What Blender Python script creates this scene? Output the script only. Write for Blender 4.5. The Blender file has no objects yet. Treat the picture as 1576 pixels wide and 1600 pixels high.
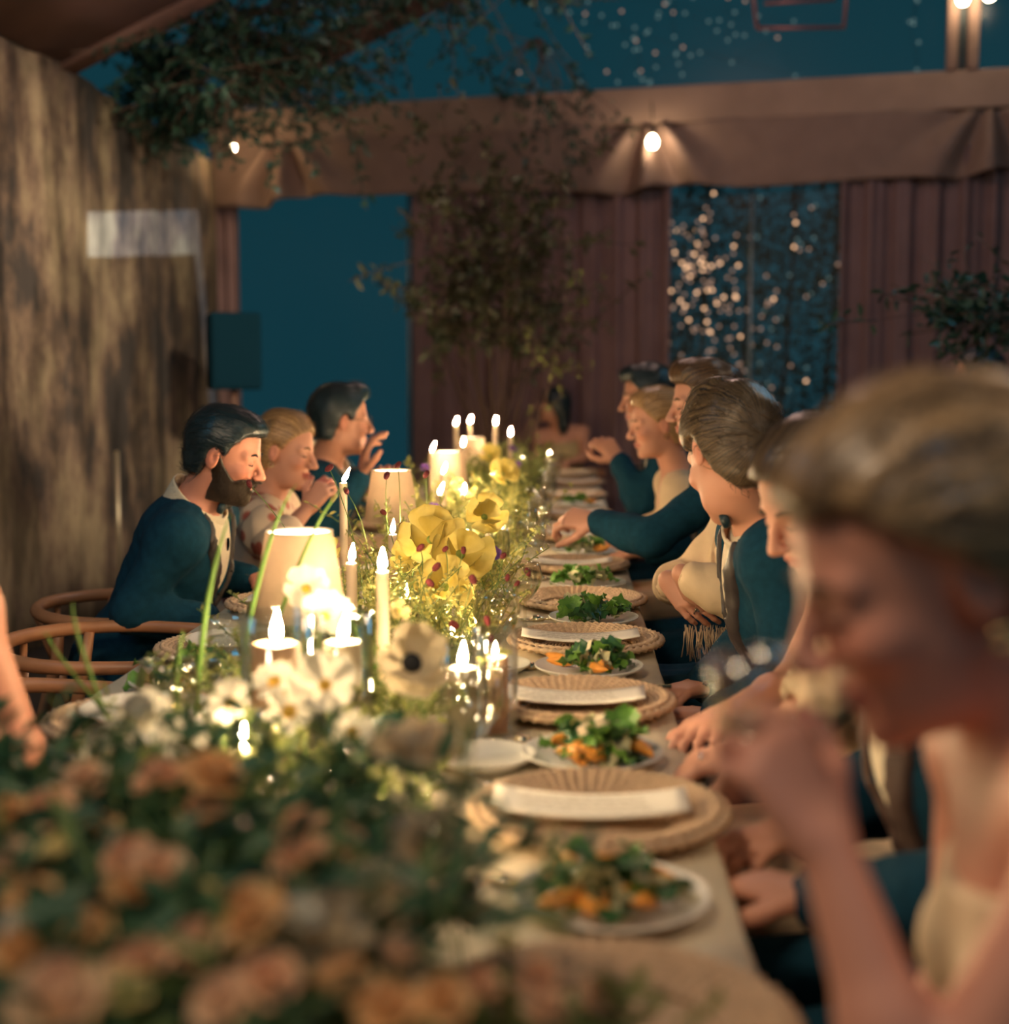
import bpy, math, random
import numpy as np
from mathutils import Vector, Matrix, Euler
random.seed(7); np.random.seed(7)
SC = bpy.context.scene
COL = SC.collection
# ------------------------------------------------------------------ camera, sky, exposure
cam_d = bpy.data.cameras.new('camera'); cam = bpy.data.objects.new('camera', cam_d); COL.objects.link(cam)
cam_d.sensor_fit = 'HORIZONTAL'; cam_d.sensor_width = 36.0; cam_d.lens = 36.0 * 2150 / 1576
cam.location = (0, 0, 1.33)
cam.rotation_euler = (math.pi / 2 - math.atan(200 / 2150), 0, math.atan(98 / 2150))
cam_d.dof.use_dof = True; cam_d.dof.focus_distance = 3.15; cam_d.dof.aperture_fstop = 1.85
cam_d.clip_start = 0.02
SC.camera = cam
SC.view_settings.view_transform = 'Standard'; SC.view_settings.look = 'None'
SC.view_settings.gamma = 1.0; SC.view_settings.use_curve_mapping = False
SC.view_settings.exposure = 0.0
W = bpy.data.worlds.new('night_sky'); SC.world = W; W.use_nodes = True
W.node_tree.nodes['Background'].inputs[0].default_value = (0.0052, 0.036, 0.050, 1)
W.node_tree.nodes['Background'].inputs[1].default_value = 1.0
SC.cycles.use_denoising = True
SC.cycles.max_bounces = 8; SC.cycles.transparent_max_bounces = 24
SC.cycles.caustics_reflective = False; SC.cycles.caustics_refractive = False
SC.cycles.sample_clamp_indirect = 4.0

def light(kind, name, loc, energy, color, size=.05, target=None, **kw):
    l = bpy.data.lights.new(name, kind); l.energy = energy; l.color = color
    if kind == 'AREA':
        l.shape = 'RECTANGLE'; l.size = size; l.size_y = kw.pop('size_y', size)
    else:
        l.shadow_soft_size = size
    for k, v in kw.items(): setattr(l, k, v)
    o = bpy.data.objects.new(name, l); COL.objects.link(o); o.location = loc
    if target is not None:
        o.rotation_euler = (Vector(target) - Vector(loc)).to_track_quat('-Z', 'Y').to_euler()
    return o
WARM = (1.0, 0.52, 0.20)
# unseen spot added to light the canvas side wall; warm fill points follow
light('SPOT', 'canvas_spot', (.6, 3.0, 2.80), 1150, (1.0, .80, .54), .12, (-2.67, 8.35, 1.62), spot_size=.62, spot_blend=1.0)
FILL_WARM = (1.0, .73, .48)  # unseen warm points added as soft overhead fill
light('POINT', 'warm_fill_point', (1.25, .95, 2.25), 20, FILL_WARM, .10)
light('POINT', 'warm_fill_point', (-.95, 0.5, 2.9), 105, FILL_WARM, .2)
light('POINT', 'warm_fill_point', (1.9, 4.2, 3.3), 34, FILL_WARM, .2)
light('POINT', 'warm_fill_point', (0.3, 6.9, 3.6), 60, (1.0, .64, .52), .2)
# teal points added to lift the shadows, with no fixtures behind them
COOL = (.10, .62, 1.0)
light('POINT', 'cool_fill_point', (.7, -.9, 2.6), 15, COOL, .35)
light('POINT', 'cool_fill_point', (-1.9, 2.2, 2.7), 16, COOL, .35)
light('POINT', 'cool_fill_point', (2.2, 5.6, 3.1), 30, COOL, .35)

# ------------------------------------------------------------------ helpers
OFF = {}
def V3(p): return np.array(p, dtype=float)
def nrm(v):
    v = V3(v); return v / (np.linalg.norm(v) + 1e-12)
def tag(o, label=None, cat=None, group=None, kind=None):
    if label: o['label'] = label
    if cat: o['category'] = cat
    if group: o['group'] = group
    if kind: o['kind'] = kind
    return o
def thing(name, label, cat, loc=(0, 0, 0), group=None, rz=0):
    o = bpy.data.objects.new(name, None); COL.objects.link(o)
    o.location = loc; o.rotation_euler = (0, 0, rz); o.empty_display_size = .05
    OFF[o] = V3(loc)
    return tag(o, label, cat, group)
def mk(name, verts, faces, mat=None, parent=None, smooth=True, attrs=None, world=True):
    """one mesh object; verts in world space are moved into the parent's frame"""
    me = bpy.data.meshes.new(name)
    v = np.asarray(verts, dtype=np.float32).reshape(-1, 3)
    off = OFF.get(parent) if (parent is not None and world) else None
    if off is not None: v = v - off.astype(np.float32)
    if isinstance(faces, np.ndarray):
        nf, k = faces.shape
        me.vertices.add(len(v)); me.vertices.foreach_set('co', v.ravel())
        me.loops.add(nf * k); me.loops.foreach_set('vertex_index', faces.ravel().astype(np.int32))
        me.polygons.add(nf); me.polygons.foreach_set('loop_start', np.arange(0, nf * k, k, dtype=np.int32))
        me.update(calc_edges=True)
    else:
        me.from_pydata(v.tolist(), [], faces); me.update()
    if smooth: me.polygons.foreach_set('use_smooth', np.ones(len(me.polygons), dtype=bool))
    for nm, (typ, arr) in (attrs or {}).items():
        a = me.attributes.new(nm, typ, 'POINT')
        a.data.foreach_set('color' if 'COLOR' in typ else 'value', np.asarray(arr, dtype=np.float32).ravel())
    if mat is not None: me.materials.append(mat)
    o = bpy.data.objects.new(name, me); COL.objects.link(o)
    if parent is not None:
        o.parent = parent
        OFF[o] = OFF.get(parent, V3((0, 0, 0)))
    return o
def inst(src, parent, M=None, name=None):
    o = bpy.data.objects.new(name or src.name.split('.')[0], src.data if hasattr(src, 'data') else src); COL.objects.link(o)
    o.parent = parent
    if M is not None: o.matrix_local = M
    return o
def copy_tree(o, parent=None):
    c = o.copy(); COL.objects.link(c)
    if parent is not None: c.parent = parent; c.matrix_parent_inverse = Matrix()
    for ch in list(o.children): copy_tree(ch, c)
    return c
def place(root, loc, rz=0, label=None, group=None, scale=1.0):
    c = copy_tree(root); c.location = loc; c.rotation_euler = (0, 0, rz); c.scale = (scale,) * 3
    if label: c['label'] = label
    if group: c['group'] = group
    elif 'group' in c and label and group is None: pass
    return c
def drop(root):
    for ch in list(root.children): drop(ch)
    bpy.data.objects.remove(root)
class MB:
    """collects simple shapes for one mesh"""
    def __init__(s): s.v = []; s.f = []
    def add(s, v, f):
        n = len(s.v); s.v += [tuple(map(float, p)) for p in v]; s.f += [tuple(i + n for i in q) for q in f]; return s
    def box(s, c, d, R=None):
        pts = [(x * d[0] / 2, y * d[1] / 2, z * d[2] / 2) for x in (-1, 1) for y in (-1, 1) for z in (-1, 1)]
        if R is not None: pts = [tuple(R @ Vector(p)) for p in pts]
        return s.add([(p[0] + c[0], p[1] + c[1], p[2] + c[2]) for p in pts],
              [(0, 1, 3, 2), (4, 6, 7, 5), (0, 4, 5, 1), (2, 3, 7, 6), (0, 2, 6, 4), (1, 5, 7, 3)])
    def tube(s, pts, r, n=8, close=False):
        pts = [V3(p) for p in pts]; m = len(pts); rr = r if hasattr(r, '__len__') else [r] * m
        t0 = nrm(pts[1] - pts[0]); a = np.cross(t0, (0, 0, 1))
        if np.linalg.norm(a) < .1: a = np.cross(t0, (1, 0, 0))
        a = nrm(a); V = []; 
        for i in range(m):
            t = nrm((pts[(i + 1) % m] if (close or i < m - 1) else pts[i]) - (pts[i - 1] if (close or i > 0) else pts[i]))
            a = nrm(a - t * np.dot(a, t)); b = np.cross(t, a)
            for j in range(n):
                q = 2 * math.pi * j / n
                V.append(pts[i] + rr[i] * (math.cos(q) * a + math.sin(q) * b))
        Fc = []
        for i in range(m if close else m - 1):
            i2 = (i + 1) % m
            for j in range(n): Fc.append((i * n + j, i * n + (j + 1) % n, i2 * n + (j + 1) % n, i2 * n + j))
        if not close: Fc.append(tuple(range(n))[::-1]); Fc.append(tuple((m - 1) * n + j for j in range(n)))
        return s.add(V, Fc)
    def lathe(s, prof, n=32, c=(0, 0, 0), close=False):
        V = []; Fc = []; m = len(prof)
        for r, z in prof:
            for j in range(n):
                q = 2 * math.pi * j / n; V.append((c[0] + r * math.cos(q), c[1] + r * math.sin(q), c[2] + z))
        for i in range(m if close else m - 1):
            i2 = (i + 1) % m
            for j in range(n): Fc.append((i * n + j, i * n + (j + 1) % n, i2 * n + (j + 1) % n, i2 * n + j))
        return s.add(V, Fc)
    def build(s, name, mat, parent=None, smooth=True, world=True): return mk(name, s.v, s.f, mat, parent, smooth, None, world)

# ------------------------------------------------------------------ materials
MATS = {}
def mat(name, col=(.5, .5, .5), rough=.6, var=0.0, scale=8.0, col2=None, bump=0.0, bscale=None, metal=0.0, spec=.4,
        emit=None, estr=0.0, attr=None, stretch=None, sheen=0.0, transl=0.0, coords='Object', sss=0.0):
    if name in MATS: return MATS[name]
    m = bpy.data.materials.new(name); m.use_nodes = True; nt = m.node_tree; b = nt.nodes['Principled BSDF']
    b.inputs['Roughness'].default_value = rough; b.inputs['Metallic'].default_value = metal
    b.inputs['Specular IOR Level'].default_value = spec
    b.inputs['Base Color'].default_value = (*col, 1)
    if sheen: b.inputs['Sheen Weight'].default_value = sheen
    if sss:
        b.inputs['Subsurface Weight'].default_value = sss; b.inputs['Subsurface Radius'].default_value = (.02, .008, .004)
    tc = nt.nodes.new('ShaderNodeTexCoord'); vec = tc.outputs[coords]
    if stretch:
        mp = nt.nodes.new('ShaderNodeMapping'); mp.inputs['Scale'].default_value = stretch; nt.links.new(vec, mp.inputs[0]); vec = mp.outputs[0]
    if col2 is not None or var:
        n = nt.nodes.new('ShaderNodeTexNoise'); n.inputs['Scale'].default_value = scale; n.inputs['Detail'].default_value = 4
        nt.links.new(vec, n.inputs['Vector'])
        r = nt.nodes.new('ShaderNodeValToRGB'); r.color_ramp.elements[0].position = .33; r.color_ramp.elements[1].position = .67
        c2 = col2 or tuple(min(1, c * (1 + var)) for c in col); c1 = col if col2 else tuple(c * (1 - var) for c in col)
        r.color_ramp.elements[0].color = (*c1, 1); r.color_ramp.elements[1].color = (*c2, 1)
        nt.links.new(n.outputs['Fac'], r.inputs[0]); src = r.outputs[0]
        nt.links.new(src, b.inputs['Base Color'])
    if attr:
        a = nt.nodes.new('ShaderNodeAttribute'); a.attribute_name = attr; nt.links.new(a.outputs['Color'], b.inputs['Base Color'])
    if bump:
        n2 = nt.nodes.new('ShaderNodeTexNoise'); n2.inputs['Scale'].default_value = bscale or scale * 4; n2.inputs['Detail'].default_value = 3
        nt.links.new(vec, n2.inputs['Vector'])
        bp = nt.nodes.new('ShaderNodeBump'); bp.inputs['Strength'].default_value = bump; bp.inputs['Distance'].default_value = .01
        nt.links.new(n2.outputs['Fac'], bp.inputs['Height']); nt.links.new(bp.outputs[0], b.inputs['Normal'])
    if emit is not None:
        b.inputs['Emission Color'].default_value = (*emit, 1); b.inputs['Emission Strength'].default_value = estr
    if transl:
        out = nt.nodes['Material Output']; tr = nt.nodes.new('ShaderNodeBsdfTranslucent'); mx = nt.nodes.new('ShaderNodeMixShader')
        tr.inputs[0].default_value = (*col, 1)
        if b.inputs['Base Color'].is_linked: nt.links.new(b.inputs['Base Color'].links[0].from_socket, tr.inputs[0])
        mx.inputs[0].default_value = transl
        nt.links.new(b.outputs[0], mx.inputs[1]); nt.links.new(tr.outputs[0], mx.inputs[2]); nt.links.new(mx.outputs[0], out.inputs[0])
    MATS[name] = m
    return m
def glass_mat(name, tint=(1, 1, 1), ior=1.45, rough=.02, gloss=.7, body=0.04):
    """thin clear glass: see-through, with fresnel reflections"""
    if name in MATS: return MATS[name]
    m = bpy.data.materials.new(name); m.use_nodes = True; nt = m.node_tree; nt.nodes.remove(nt.nodes['Principled BSDF'])
    out = nt.nodes['Material Output']; lwn = nt.nodes.new('ShaderNodeLayerWeight'); lwn.inputs[0].default_value = .5
    fr = nt.nodes.new('ShaderNodeMath'); fr.operation = 'POWER'; fr.inputs[1].default_value = 3.2; nt.links.new(lwn.outputs['Facing'], fr.inputs[0])
    mu = nt.nodes.new('ShaderNodeMath'); mu.operation = 'MULTIPLY_ADD'; mu.inputs[1].default_value = gloss; mu.inputs[2].default_value = body
    tr = nt.nodes.new('ShaderNodeBsdfTransparent'); tr.inputs[0].default_value = (*tint, 1)
    gl = nt.nodes.new('ShaderNodeBsdfGlossy'); gl.inputs['Roughness'].default_value = rough; gl.inputs[0].default_value = (1, 1, 1, 1)
    mx = nt.nodes.new('ShaderNodeMixShader')
    nt.links.new(fr.outputs[0], mu.inputs[0]); nt.links.new(mu.outputs[0], mx.inputs[0])
    nt.links.new(tr.outputs[0], mx.inputs[1]); nt.links.new(gl.outputs[0], mx.inputs[2]); nt.links.new(mx.outputs[0], out.inputs[0])
    MATS[name] = m
    return m
def emis(name, col, s, sample=True):
    if name in MATS: return MATS[name]
    m = bpy.data.materials.new(name); m.use_nodes = True; nt = m.node_tree; nt.nodes.remove(nt.nodes['Principled BSDF'])
    e = nt.nodes.new('ShaderNodeEmission'); e.inputs[0].default_value = (*col, 1); e.inputs[1].default_value = s
    nt.links.new(e.outputs[0], nt.nodes['Material Output'].inputs[0])
    if not sample: m.cycles.emission_sampling = 'NONE'
    MATS[name] = m
    return m
def hair_mat(name, dark, light_, rough=.34):
    if name in MATS: return MATS[name]
    m = bpy.data.materials.new(name); m.use_nodes = True; nt = m.node_tree; b = nt.nodes['Principled BSDF']
    b.inputs['Roughness'].default_value = rough; b.inputs['Specular IOR Level'].default_value = .55
    a = nt.nodes.new('ShaderNodeAttribute'); a.attribute_name = 'strand'
    n = nt.nodes.new('ShaderNodeTexNoise'); n.noise_dimensions = '1D'; n.inputs['Scale'].default_value = 1.0; n.inputs['Detail'].default_value = 4
    nt.links.new(a.outputs['Fac'], n.inputs['W'])
    r = nt.nodes.new('ShaderNodeValToRGB'); r.color_ramp.elements[0].position = .35; r.color_ramp.elements[1].position = .66
    r.color_ramp.elements[0].color = (*dark, 1); r.color_ramp.elements[1].color = (*light_, 1)
    nt.links.new(n.outputs['Fac'], r.inputs[0]); nt.links.new(r.outputs[0], b.inputs['Base Color'])
    bp = nt.nodes.new('ShaderNodeBump'); bp.inputs['Strength'].default_value = .45; bp.inputs['Distance'].default_value = .003
    nt.links.new(n.outputs['Fac'], bp.inputs['Height']); nt.links.new(bp.outputs[0], b.inputs['Normal'])
    MATS[name] = m
    return m
# ------------------------------------------------------------------ implicit surfaces for people and cloth
def axis_pts(lo, hi, h, fine=()):
    xs = [lo]
    while xs[-1] < hi:
        x = xs[-1]; st = h
        for a, b, hf in fine:
            if a - h < x < b: st = min(st, hf)
        xs.append(x + st)
    return np.array(xs, dtype=np.float32)
class Field:
    def __init__(s, lo, hi, h, fine=()):
        s.ax = [axis_pts(lo[i], hi[i], h, [(c[i] - r, c[i] + r, hf) for c, r, hf in fine]) for i in range(3)]
        s.f = np.full([len(a) for a in s.ax], 1.0, dtype=np.float32); s.h = h
    def blk(s, lo, hi):
        sl = []
        for i in range(3):
            a = int(np.searchsorted(s.ax[i], lo[i])); b = int(np.searchsorted(s.ax[i], hi[i])) + 1
            sl.append(slice(max(a - 1, 0), min(b, len(s.ax[i]))))
        if any(q.stop <= q.start for q in sl): return None, None
        sl = tuple(sl)
        return sl, np.meshgrid(*[s.ax[i][sl[i]] for i in range(3)], indexing='ij', sparse=True)
    def comb(s, sl, d, k, sub):
        a = s.f[sl]
        if sub: d = -d
        if k > 0:
            h = np.maximum(k - np.abs(a - d), 0) / k; q = h * h * k * .25
        else: q = 0
        s.f[sl] = (np.maximum(a, d) + q) if sub else (np.minimum(a, d) - q)
    def cap(s, a, b, ra, rb=None, k=.02, sub=False):
        a = V3(a); b = V3(b); rb = ra if rb is None else rb; m = max(ra, rb) + k + s.h * 2.5
        sl, g = s.blk(np.minimum(a, b) - m, np.maximum(a, b) + m)
        if sl is None: return s
        ba = b - a; L2 = float(ba @ ba) + 1e-12
        p = [(g[i] - np.float32(a[i])) for i in range(3)]
        t = np.clip(sum(p[i] * np.float32(ba[i]) for i in range(3)) / L2, 0, 1).astype(np.float32)
        d = np.sqrt(sum((p[i] - t * np.float32(ba[i])) ** 2 for i in range(3))) - (ra + (rb - ra) * t)
        s.comb(sl, d.astype(np.float32), k, sub); return s
    def ell(s, c, r, R=None, k=.02, sub=False):
        c = V3(c); R = np.eye(3) if R is None else np.asarray(R); m = max(r) + k + s.h * 2.5
        sl, g = s.blk(c - m, c + m)
        if sl is None: return s
        p = [(g[i] - np.float32(c[i])) for i in range(3)]
        q = [sum(p[i] * np.float32(R[j][i]) for i in range(3)) / np.float32(r[j]) for j in range(3)]
        k0 = np.sqrt(sum(x * x for x in q)); k1 = np.sqrt(sum((q[j] / np.float32(r[j])) ** 2 for j in range(3))) + 1e-9
        s.comb(sl, (k0 * (k0 - 1) / k1).astype(np.float32), k, sub); return s
    def grid(s): return np.meshgrid(*s.ax, indexing='ij', sparse=True)
    def cut(s, d): s.f = np.maximum(s.f, d.astype(np.float32)); return s
    def mesh(s):
        f = s.f; S = f < 0
        n = f.shape
        c = np.zeros([q - 1 for q in n], dtype=np.uint8)
        cs = [(i, j, k) for i in (0, 1) for j in (0, 1) for k in (0, 1)]
        def sh(A, i, j, k): return A[i:n[0] - 1 + i, j:n[1] - 1 + j, k:n[2] - 1 + k]
        for q in cs: c += sh(S, *q)
        I = np.argwhere((c > 0) & (c < 8)); 
        if not len(I): return np.zeros((0, 3)), np.zeros((0, 4), int)
        vals = np.stack([f[I[:, 0] + q[0], I[:, 1] + q[1], I[:, 2] + q[2]] for q in cs], 1)
        pos = np.stack([np.stack([s.ax[a][I[:, a] + q[a]] for a in range(3)], 1) for q in cs], 1)
        acc = np.zeros((len(I), 3)); cnt = np.zeros(len(I))
        for a in range(8):
            for b in range(a + 1, 8):
                if sum(abs(cs[a][t] - cs[b][t]) for t in range(3)) != 1: continue
                va, vb = vals[:, a], vals[:, b]; m = (va < 0) != (vb < 0)
                t = va[m] / (va[m] - vb[m])
                acc[m] += pos[m, a] + (pos[m, b] - pos[m, a]) * t[:, None]; cnt[m] += 1
        verts = acc / cnt[:, None]
        idx = np.full(c.shape, -1, dtype=np.int32); idx[I[:, 0], I[:, 1], I[:, 2]] = np.arange(len(I))
        Q = []
        for a in range(3):
            b, d = (a + 1) % 3, (a + 2) % 3
            s0 = [slice(None)] * 3; s1 = [slice(None)] * 3; s0[a] = slice(0, n[a] - 1); s1[a] = slice(1, n[a])
            E = S[tuple(s0)] != S[tuple(s1)]
            e = np.argwhere(E); e = e[(e[:, b] > 0) & (e[:, d] > 0) & (e[:, b] < n[b] - 1) & (e[:, d] < n[d] - 1)]
            if not len(e): continue
            def at(db, dd):
                q = e.copy(); q[:, b] += db; q[:, d] += dd; return idx[q[:, 0], q[:, 1], q[:, 2]]
            qd = np.stack([at(-1, -1), at(0, -1), at(0, 0), at(-1, 0)], 1)
            inside = S[e[:, 0], e[:, 1], e[:, 2]]
            qd[~inside] = qd[~inside][:, ::-1]
            Q.append(qd)
        return verts, np.concatenate(Q)
def waves(X, Y, Z, seed, sc, n=5):
    r = np.random.RandomState(seed); o = 0
    for i in range(n):
        d = r.normal(size=3) * sc; o = o + np.sin(X * d[0] + Y * d[1] + Z * d[2] + r.rand() * 6.28).astype(np.float32)
    return o / n
def rotzyx(yaw, pitch=0, roll=0):
    """rows: forward, left, up. yaw about z, pitch>0 looks down, roll>0 tips towards own right"""
    M = Matrix.Rotation(math.radians(yaw), 3, 'Z') @ Matrix.Rotation(math.radians(pitch), 3, 'Y') @ Matrix.Rotation(math.radians(roll), 3, 'X')
    return np.array(M).T
def head_prims(F, H, R, sc=1.0, grow=0.0, face=True, fem=False):
    def P(x, y, z): return H + sc * (x * R[0] + y * R[1] + z * R[2])
    g = grow
    F.ell(P(-.014, 0, .036), [sc * q + g for q in (.098, .076, .086)], R, .01)
    if not face: return
    F.ell(P(.024, 0, -.03), [sc * q + g for q in (.064, .060, .088)], R, .02 * sc)
    F.ell(P(.036, 0, -.083), [sc * q + g for q in (.047, .047 if not fem else .042, .034)], R, .02 * sc)
    F.ell(P(.071, 0, -.104), [sc * q + g for q in (.016, .017, .014)], R, .02 * sc)
    for sd in (-1, 1):
        F.cap(P(.076, sd * .012, .022), P(.066, sd * .042, .020), sc * .012 + g, None, .012 * sc)
        F.ell(P(.062, sd * .042, -.026), [sc * q + g for q in (.022, .016, .017)], R, .02 * sc)
        F.ell(P(.095, sd * .031, .002), [sc * q for q in (.015, .014, .009)], R, .012 * sc, True)
        F.ell(P(.0715, sd * .031, .000), [sc * q + g for q in (.0135, .014, .0115)], R, .004 * sc)
        F.ell(P(.099, sd * .0115, -.036), [sc * q + g for q in (.009, .008, .007)], R, .006 * sc)
        if grow == 0:
            F.ell(P(-.012, sd * .077, -.008), [sc * q for q in (.018, .008, .031)], R, .008 * sc)
            F.ell(P(-.006, sd * .086, -.004), [sc * q for q in (.009, .006, .016)], R, .004 * sc, True)
    F.cap(P(.086, 0, .012), P(.112, 0, -.030), sc * .0075 + g, sc * .0105 + g, .012 * sc)
    F.ell(P(.0865, 0, -.0595), [sc * q + g for q in (.0105, .021, .006)], R, .006 * sc)
    F.ell(P(.0845, 0, -.071), [sc * q + g for q in (.0105, .018, .0065)], R, .006 * sc)
    if grow == 0: F.ell(P(.0985, 0, -.0652), [sc * q for q in (.010, .026, .0016)], R, .003 * sc, True)
def hand_prims(F, W, d, n, thumb, curl=(20, 30, 20), s=1.0, spread=.12, tcurl=20, g=0.0):
    """W wrist, d pointing along the fingers, n out of the palm, thumb +1/-1 side of cross(n,d)"""
    W = V3(W); u = nrm(d); n = nrm(V3(n) - u * np.dot(n, u)); t = np.cross(n, u) * thumb
    offs = [.029, .0098, -.0098, -.0285]; back = [.0, -.004, .002, .012]
    lens = [(.042, .026, .021), (.046, .030, .022), (.043, .028, .021), (.034, .021, .019)]
    F.ell(W + u * .045 * s, [q * s for q in (.05, .032, .0145)], [u, t, n], .02)
    for i in range(4):
        k0 = W + s * (u * (.088 - back[i]) + t * offs[i])
        F.cap(W + s * (u * .012 + t * offs[i] * .55), k0, .0125 * s, .0105 * s, .012)
        a = 0.0; p = k0; du = nrm(u + t * spread * (offs[i] / .029)); r = .0095 * s
        for j in range(3):
            a += math.radians(curl[j] * (1 + .12 * i)); dd = du * math.cos(a) + n * math.sin(a); q = p + dd * lens[i][j] * s
            F.cap(p, q, r, r * .9, .004); p = q; r *= .9
    p = W + s * (u * .022 + t * .024); dd = nrm(u * .62 + t * .72 + n * .30)
    for j, L in enumerate((.042, .034, .028)):
        q = p + dd * L * s; F.cap(p, q, (.0145, .0115, .0105)[j] * s, (.0115, .0105, .009)[j] * s, .008)
        p = q; dd = nrm(dd + (u * .8 - t * .5 + n * .35) * math.radians(tcurl))
SKIN = dict(fair=(.64, .32, .22), warm=(.62, .275, .19), tan=(.50, .24, .16))
skin_m = mat('skin', rough=.48, attr='tone', spec=.35)
class Person:
    def __init__(s, label, base, face, neck, head, hrot, arms, fem=False, sw=None, sc=1.0, skin='fair', hv=.0048, bv=.010, lips=(.48, .15, .12),
                 pelvis_z=.55, legs=True, shoulders=None, group=None):
        s.fem = fem; s.face = face; s.R = rotzyx(face); s.base = V3((*base, 0)); s.N = V3(neck); s.P = V3((*base, pelvis_z)); s.H = V3(head)
        s.HR = rotzyx(*hrot); s.sc = sc * (.95 if fem else 1.0); s.arms = arms; s.b = .86 if fem else 1.0
        sw = sw or (.150 if fem else .180)
        w = nrm(s.N - s.P); fo = nrm(s.R[0] - w * np.dot(s.R[0], w)); s.T = np.array([fo, np.cross(w, fo), w])
        s.S = {'L': s.N - w * .055 + s.T[1] * sw, 'R': s.N - w * .055 - s.T[1] * sw}
        for k_, v_ in (shoulders or {}).items(): s.S[k_] = V3(v_)
        s.root = thing('person', label, 'person', tuple(s.base), group)
        s.skin = SKIN[skin]; s.hv = hv; s.bv = bv; s.lips = lips
        # ---- body
        pts = [s.P, s.N, s.H] + [V3(q) for a in arms.values() for q in a[:2]] + list(s.S.values())
        lo = np.min(pts, 0) - .20; hi = np.max(pts, 0) + .20; lo[2] = max(lo[2], .36)
        fine = [(s.H, .14 * s.sc, hv)] + [(V3(a[1]) + nrm(a[2]['d']) * .08, .10, a[2].get('v', .0070)) for a in arms.values() if len(a) > 2]
        F = Field(lo, hi, bv, fine)
        s.torso(F, 0.0); s.limbs(F, 0.0)
        s.necks(F, 0.0)
        head_prims(F, s.H, s.HR, s.sc, fem=fem)
        for a in arms.values():
            if len(a) > 2:
                kw = dict(a[2]); kw.pop('v', None); hand_prims(F, a[1], s=.92 if fem else 1.04, **kw)
        v, q = F.mesh()
        L = (v - s.H) @ s.HR.T / s.sc
        tone = np.tile(V3(s.skin), (len(v), 1))
        def blend(c, m): return tone * (1 - m[:, None]) + V3(c) * m[:, None]
        rosy = V3(s.skin) * (1.05, .72, .66)
        tone = blend(rosy, .55 * np.exp(-(((L[:, 0] - .075) / .03) ** 2 + ((np.abs(L[:, 1]) - .042) / .022) ** 2 + ((L[:, 2] + .03) / .022) ** 2)))
        tone = blend(rosy, .6 * np.exp(-(((L[:, 0] + .012) / .03) ** 2 + ((np.abs(L[:, 1]) - .085) / .012) ** 2 + ((L[:, 2] + .008) / .035) ** 2)))
        lm = ((L[:, 0] > .078) & (np.abs(L[:, 1]) < .023) & (np.abs(L[:, 2] + .0652) < .0115 - .18 * np.abs(L[:, 1]))).astype(float)
        tone = blend(lips, .8 * lm)
        em = np.exp(-(((L[:, 0] - .083) / .014) ** 2 + ((np.abs(L[:, 1]) - .031) / .014) ** 2 + ((L[:, 2] + .001) / .006) ** 2))
        tone = blend(V3(s.skin) * .42, .5 * em)
        s.body = mk('body', v, q, skin_m, s.root, True, {'tone': ('FLOAT_COLOR', np.concatenate([tone, np.ones((len(v), 1))], 1))})
    def hp(s, x, y, z): return s.H + s.sc * (x * s.HR[0] + y * s.HR[1] + z * s.HR[2])
    def tp(s, f, l, u):
        """torso point: forward, left, fraction along the spine"""
        return s.P + (s.N - s.P) * u + s.T[0] * f + s.T[1] * l
    def torso(s, F, g, k=.06, lowcut=None):
        b = s.b; T = s.T
        F.ell(s.tp(-.01, 0, .02), [q * b + g for q in (.125, .170, .12)], T, k)
        F.ell(s.tp(-.005, 0, .33), [q * b + g for q in (.112, .142, .14)], T, k)
        F.ell(s.tp(.0, 0, .66), [q * b + g for q in (.118, .158, .14)], T, k)
        if s.fem:
            for sd in (-1, 1): F.ell(s.tp(.075, sd * .062, .63), [.05 + g, .056 + g, .055 + g], T, .03)
        F.ell(s.tp(-.015, 0, .86), [q * b + g for q in (.090, .145, .075)], T, k)
        for S in s.S.values(): F.cap(s.tp(-.012, 0, .90), S, .058 * b + g, .053 * b + g, .04)
    def necks(s, F, g, up=True):
        r = (.050 if s.fem else .057) + g
        F.cap(s.tp(-.02, 0, .93), s.hp(-.022, 0, -.06), r * 1.08, r, .03)
        for S in s.S.values(): F.cap(s.tp(-.025, 0, 1.03), s.tp(-.02, 0, .94) * .45 + S * .55, .036 * s.b + g, .036 * s.b + g, .04)
    def limbs(s, F, g, frac=1.0, sides='LR', k=.02):
        b = .80 if s.fem else 1.0
        for sd, a in s.arms.items():
            if sd not in sides: continue
            E = V3(a[0]); Wr = V3(a[1]); S = s.S[sd]
            F.cap(S, E, .050 * b + g, .041 * b + g, k + .02)
            mid = E + (Wr - E) * .35
            F.cap(E, mid, .041 * b + g, .040 * b + g, k)
            e2 = E + (Wr - E) * frac
            F.cap(mid, e2, .040 * b + g, .027 * b + g + (.004 if g else 0), k)
    def bounds(s, extra=.10, arms=True, zlo=None):
        pts = [s.P, s.N] + list(s.S.values()) + ([V3(q) for a in s.arms.values() for q in a[:2]] if arms else [])
        lo = np.min(pts, 0) - extra - .10; hi = np.max(pts, 0) + extra + .03
        if zlo is not None: lo[2] = zlo
        return lo, hi
    def coords(s, F):
        X, Y, Z = F.grid(); P = s.P; L = float(np.linalg.norm(s.N - s.P))
        d = [X - np.float32(P[0]), Y - np.float32(P[1]), Z - np.float32(P[2])]
        return [sum(d[i] * np.float32(s.T[j][i]) for i in range(3)) / (1 if j < 2 else L) for j in range(3)]
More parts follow.
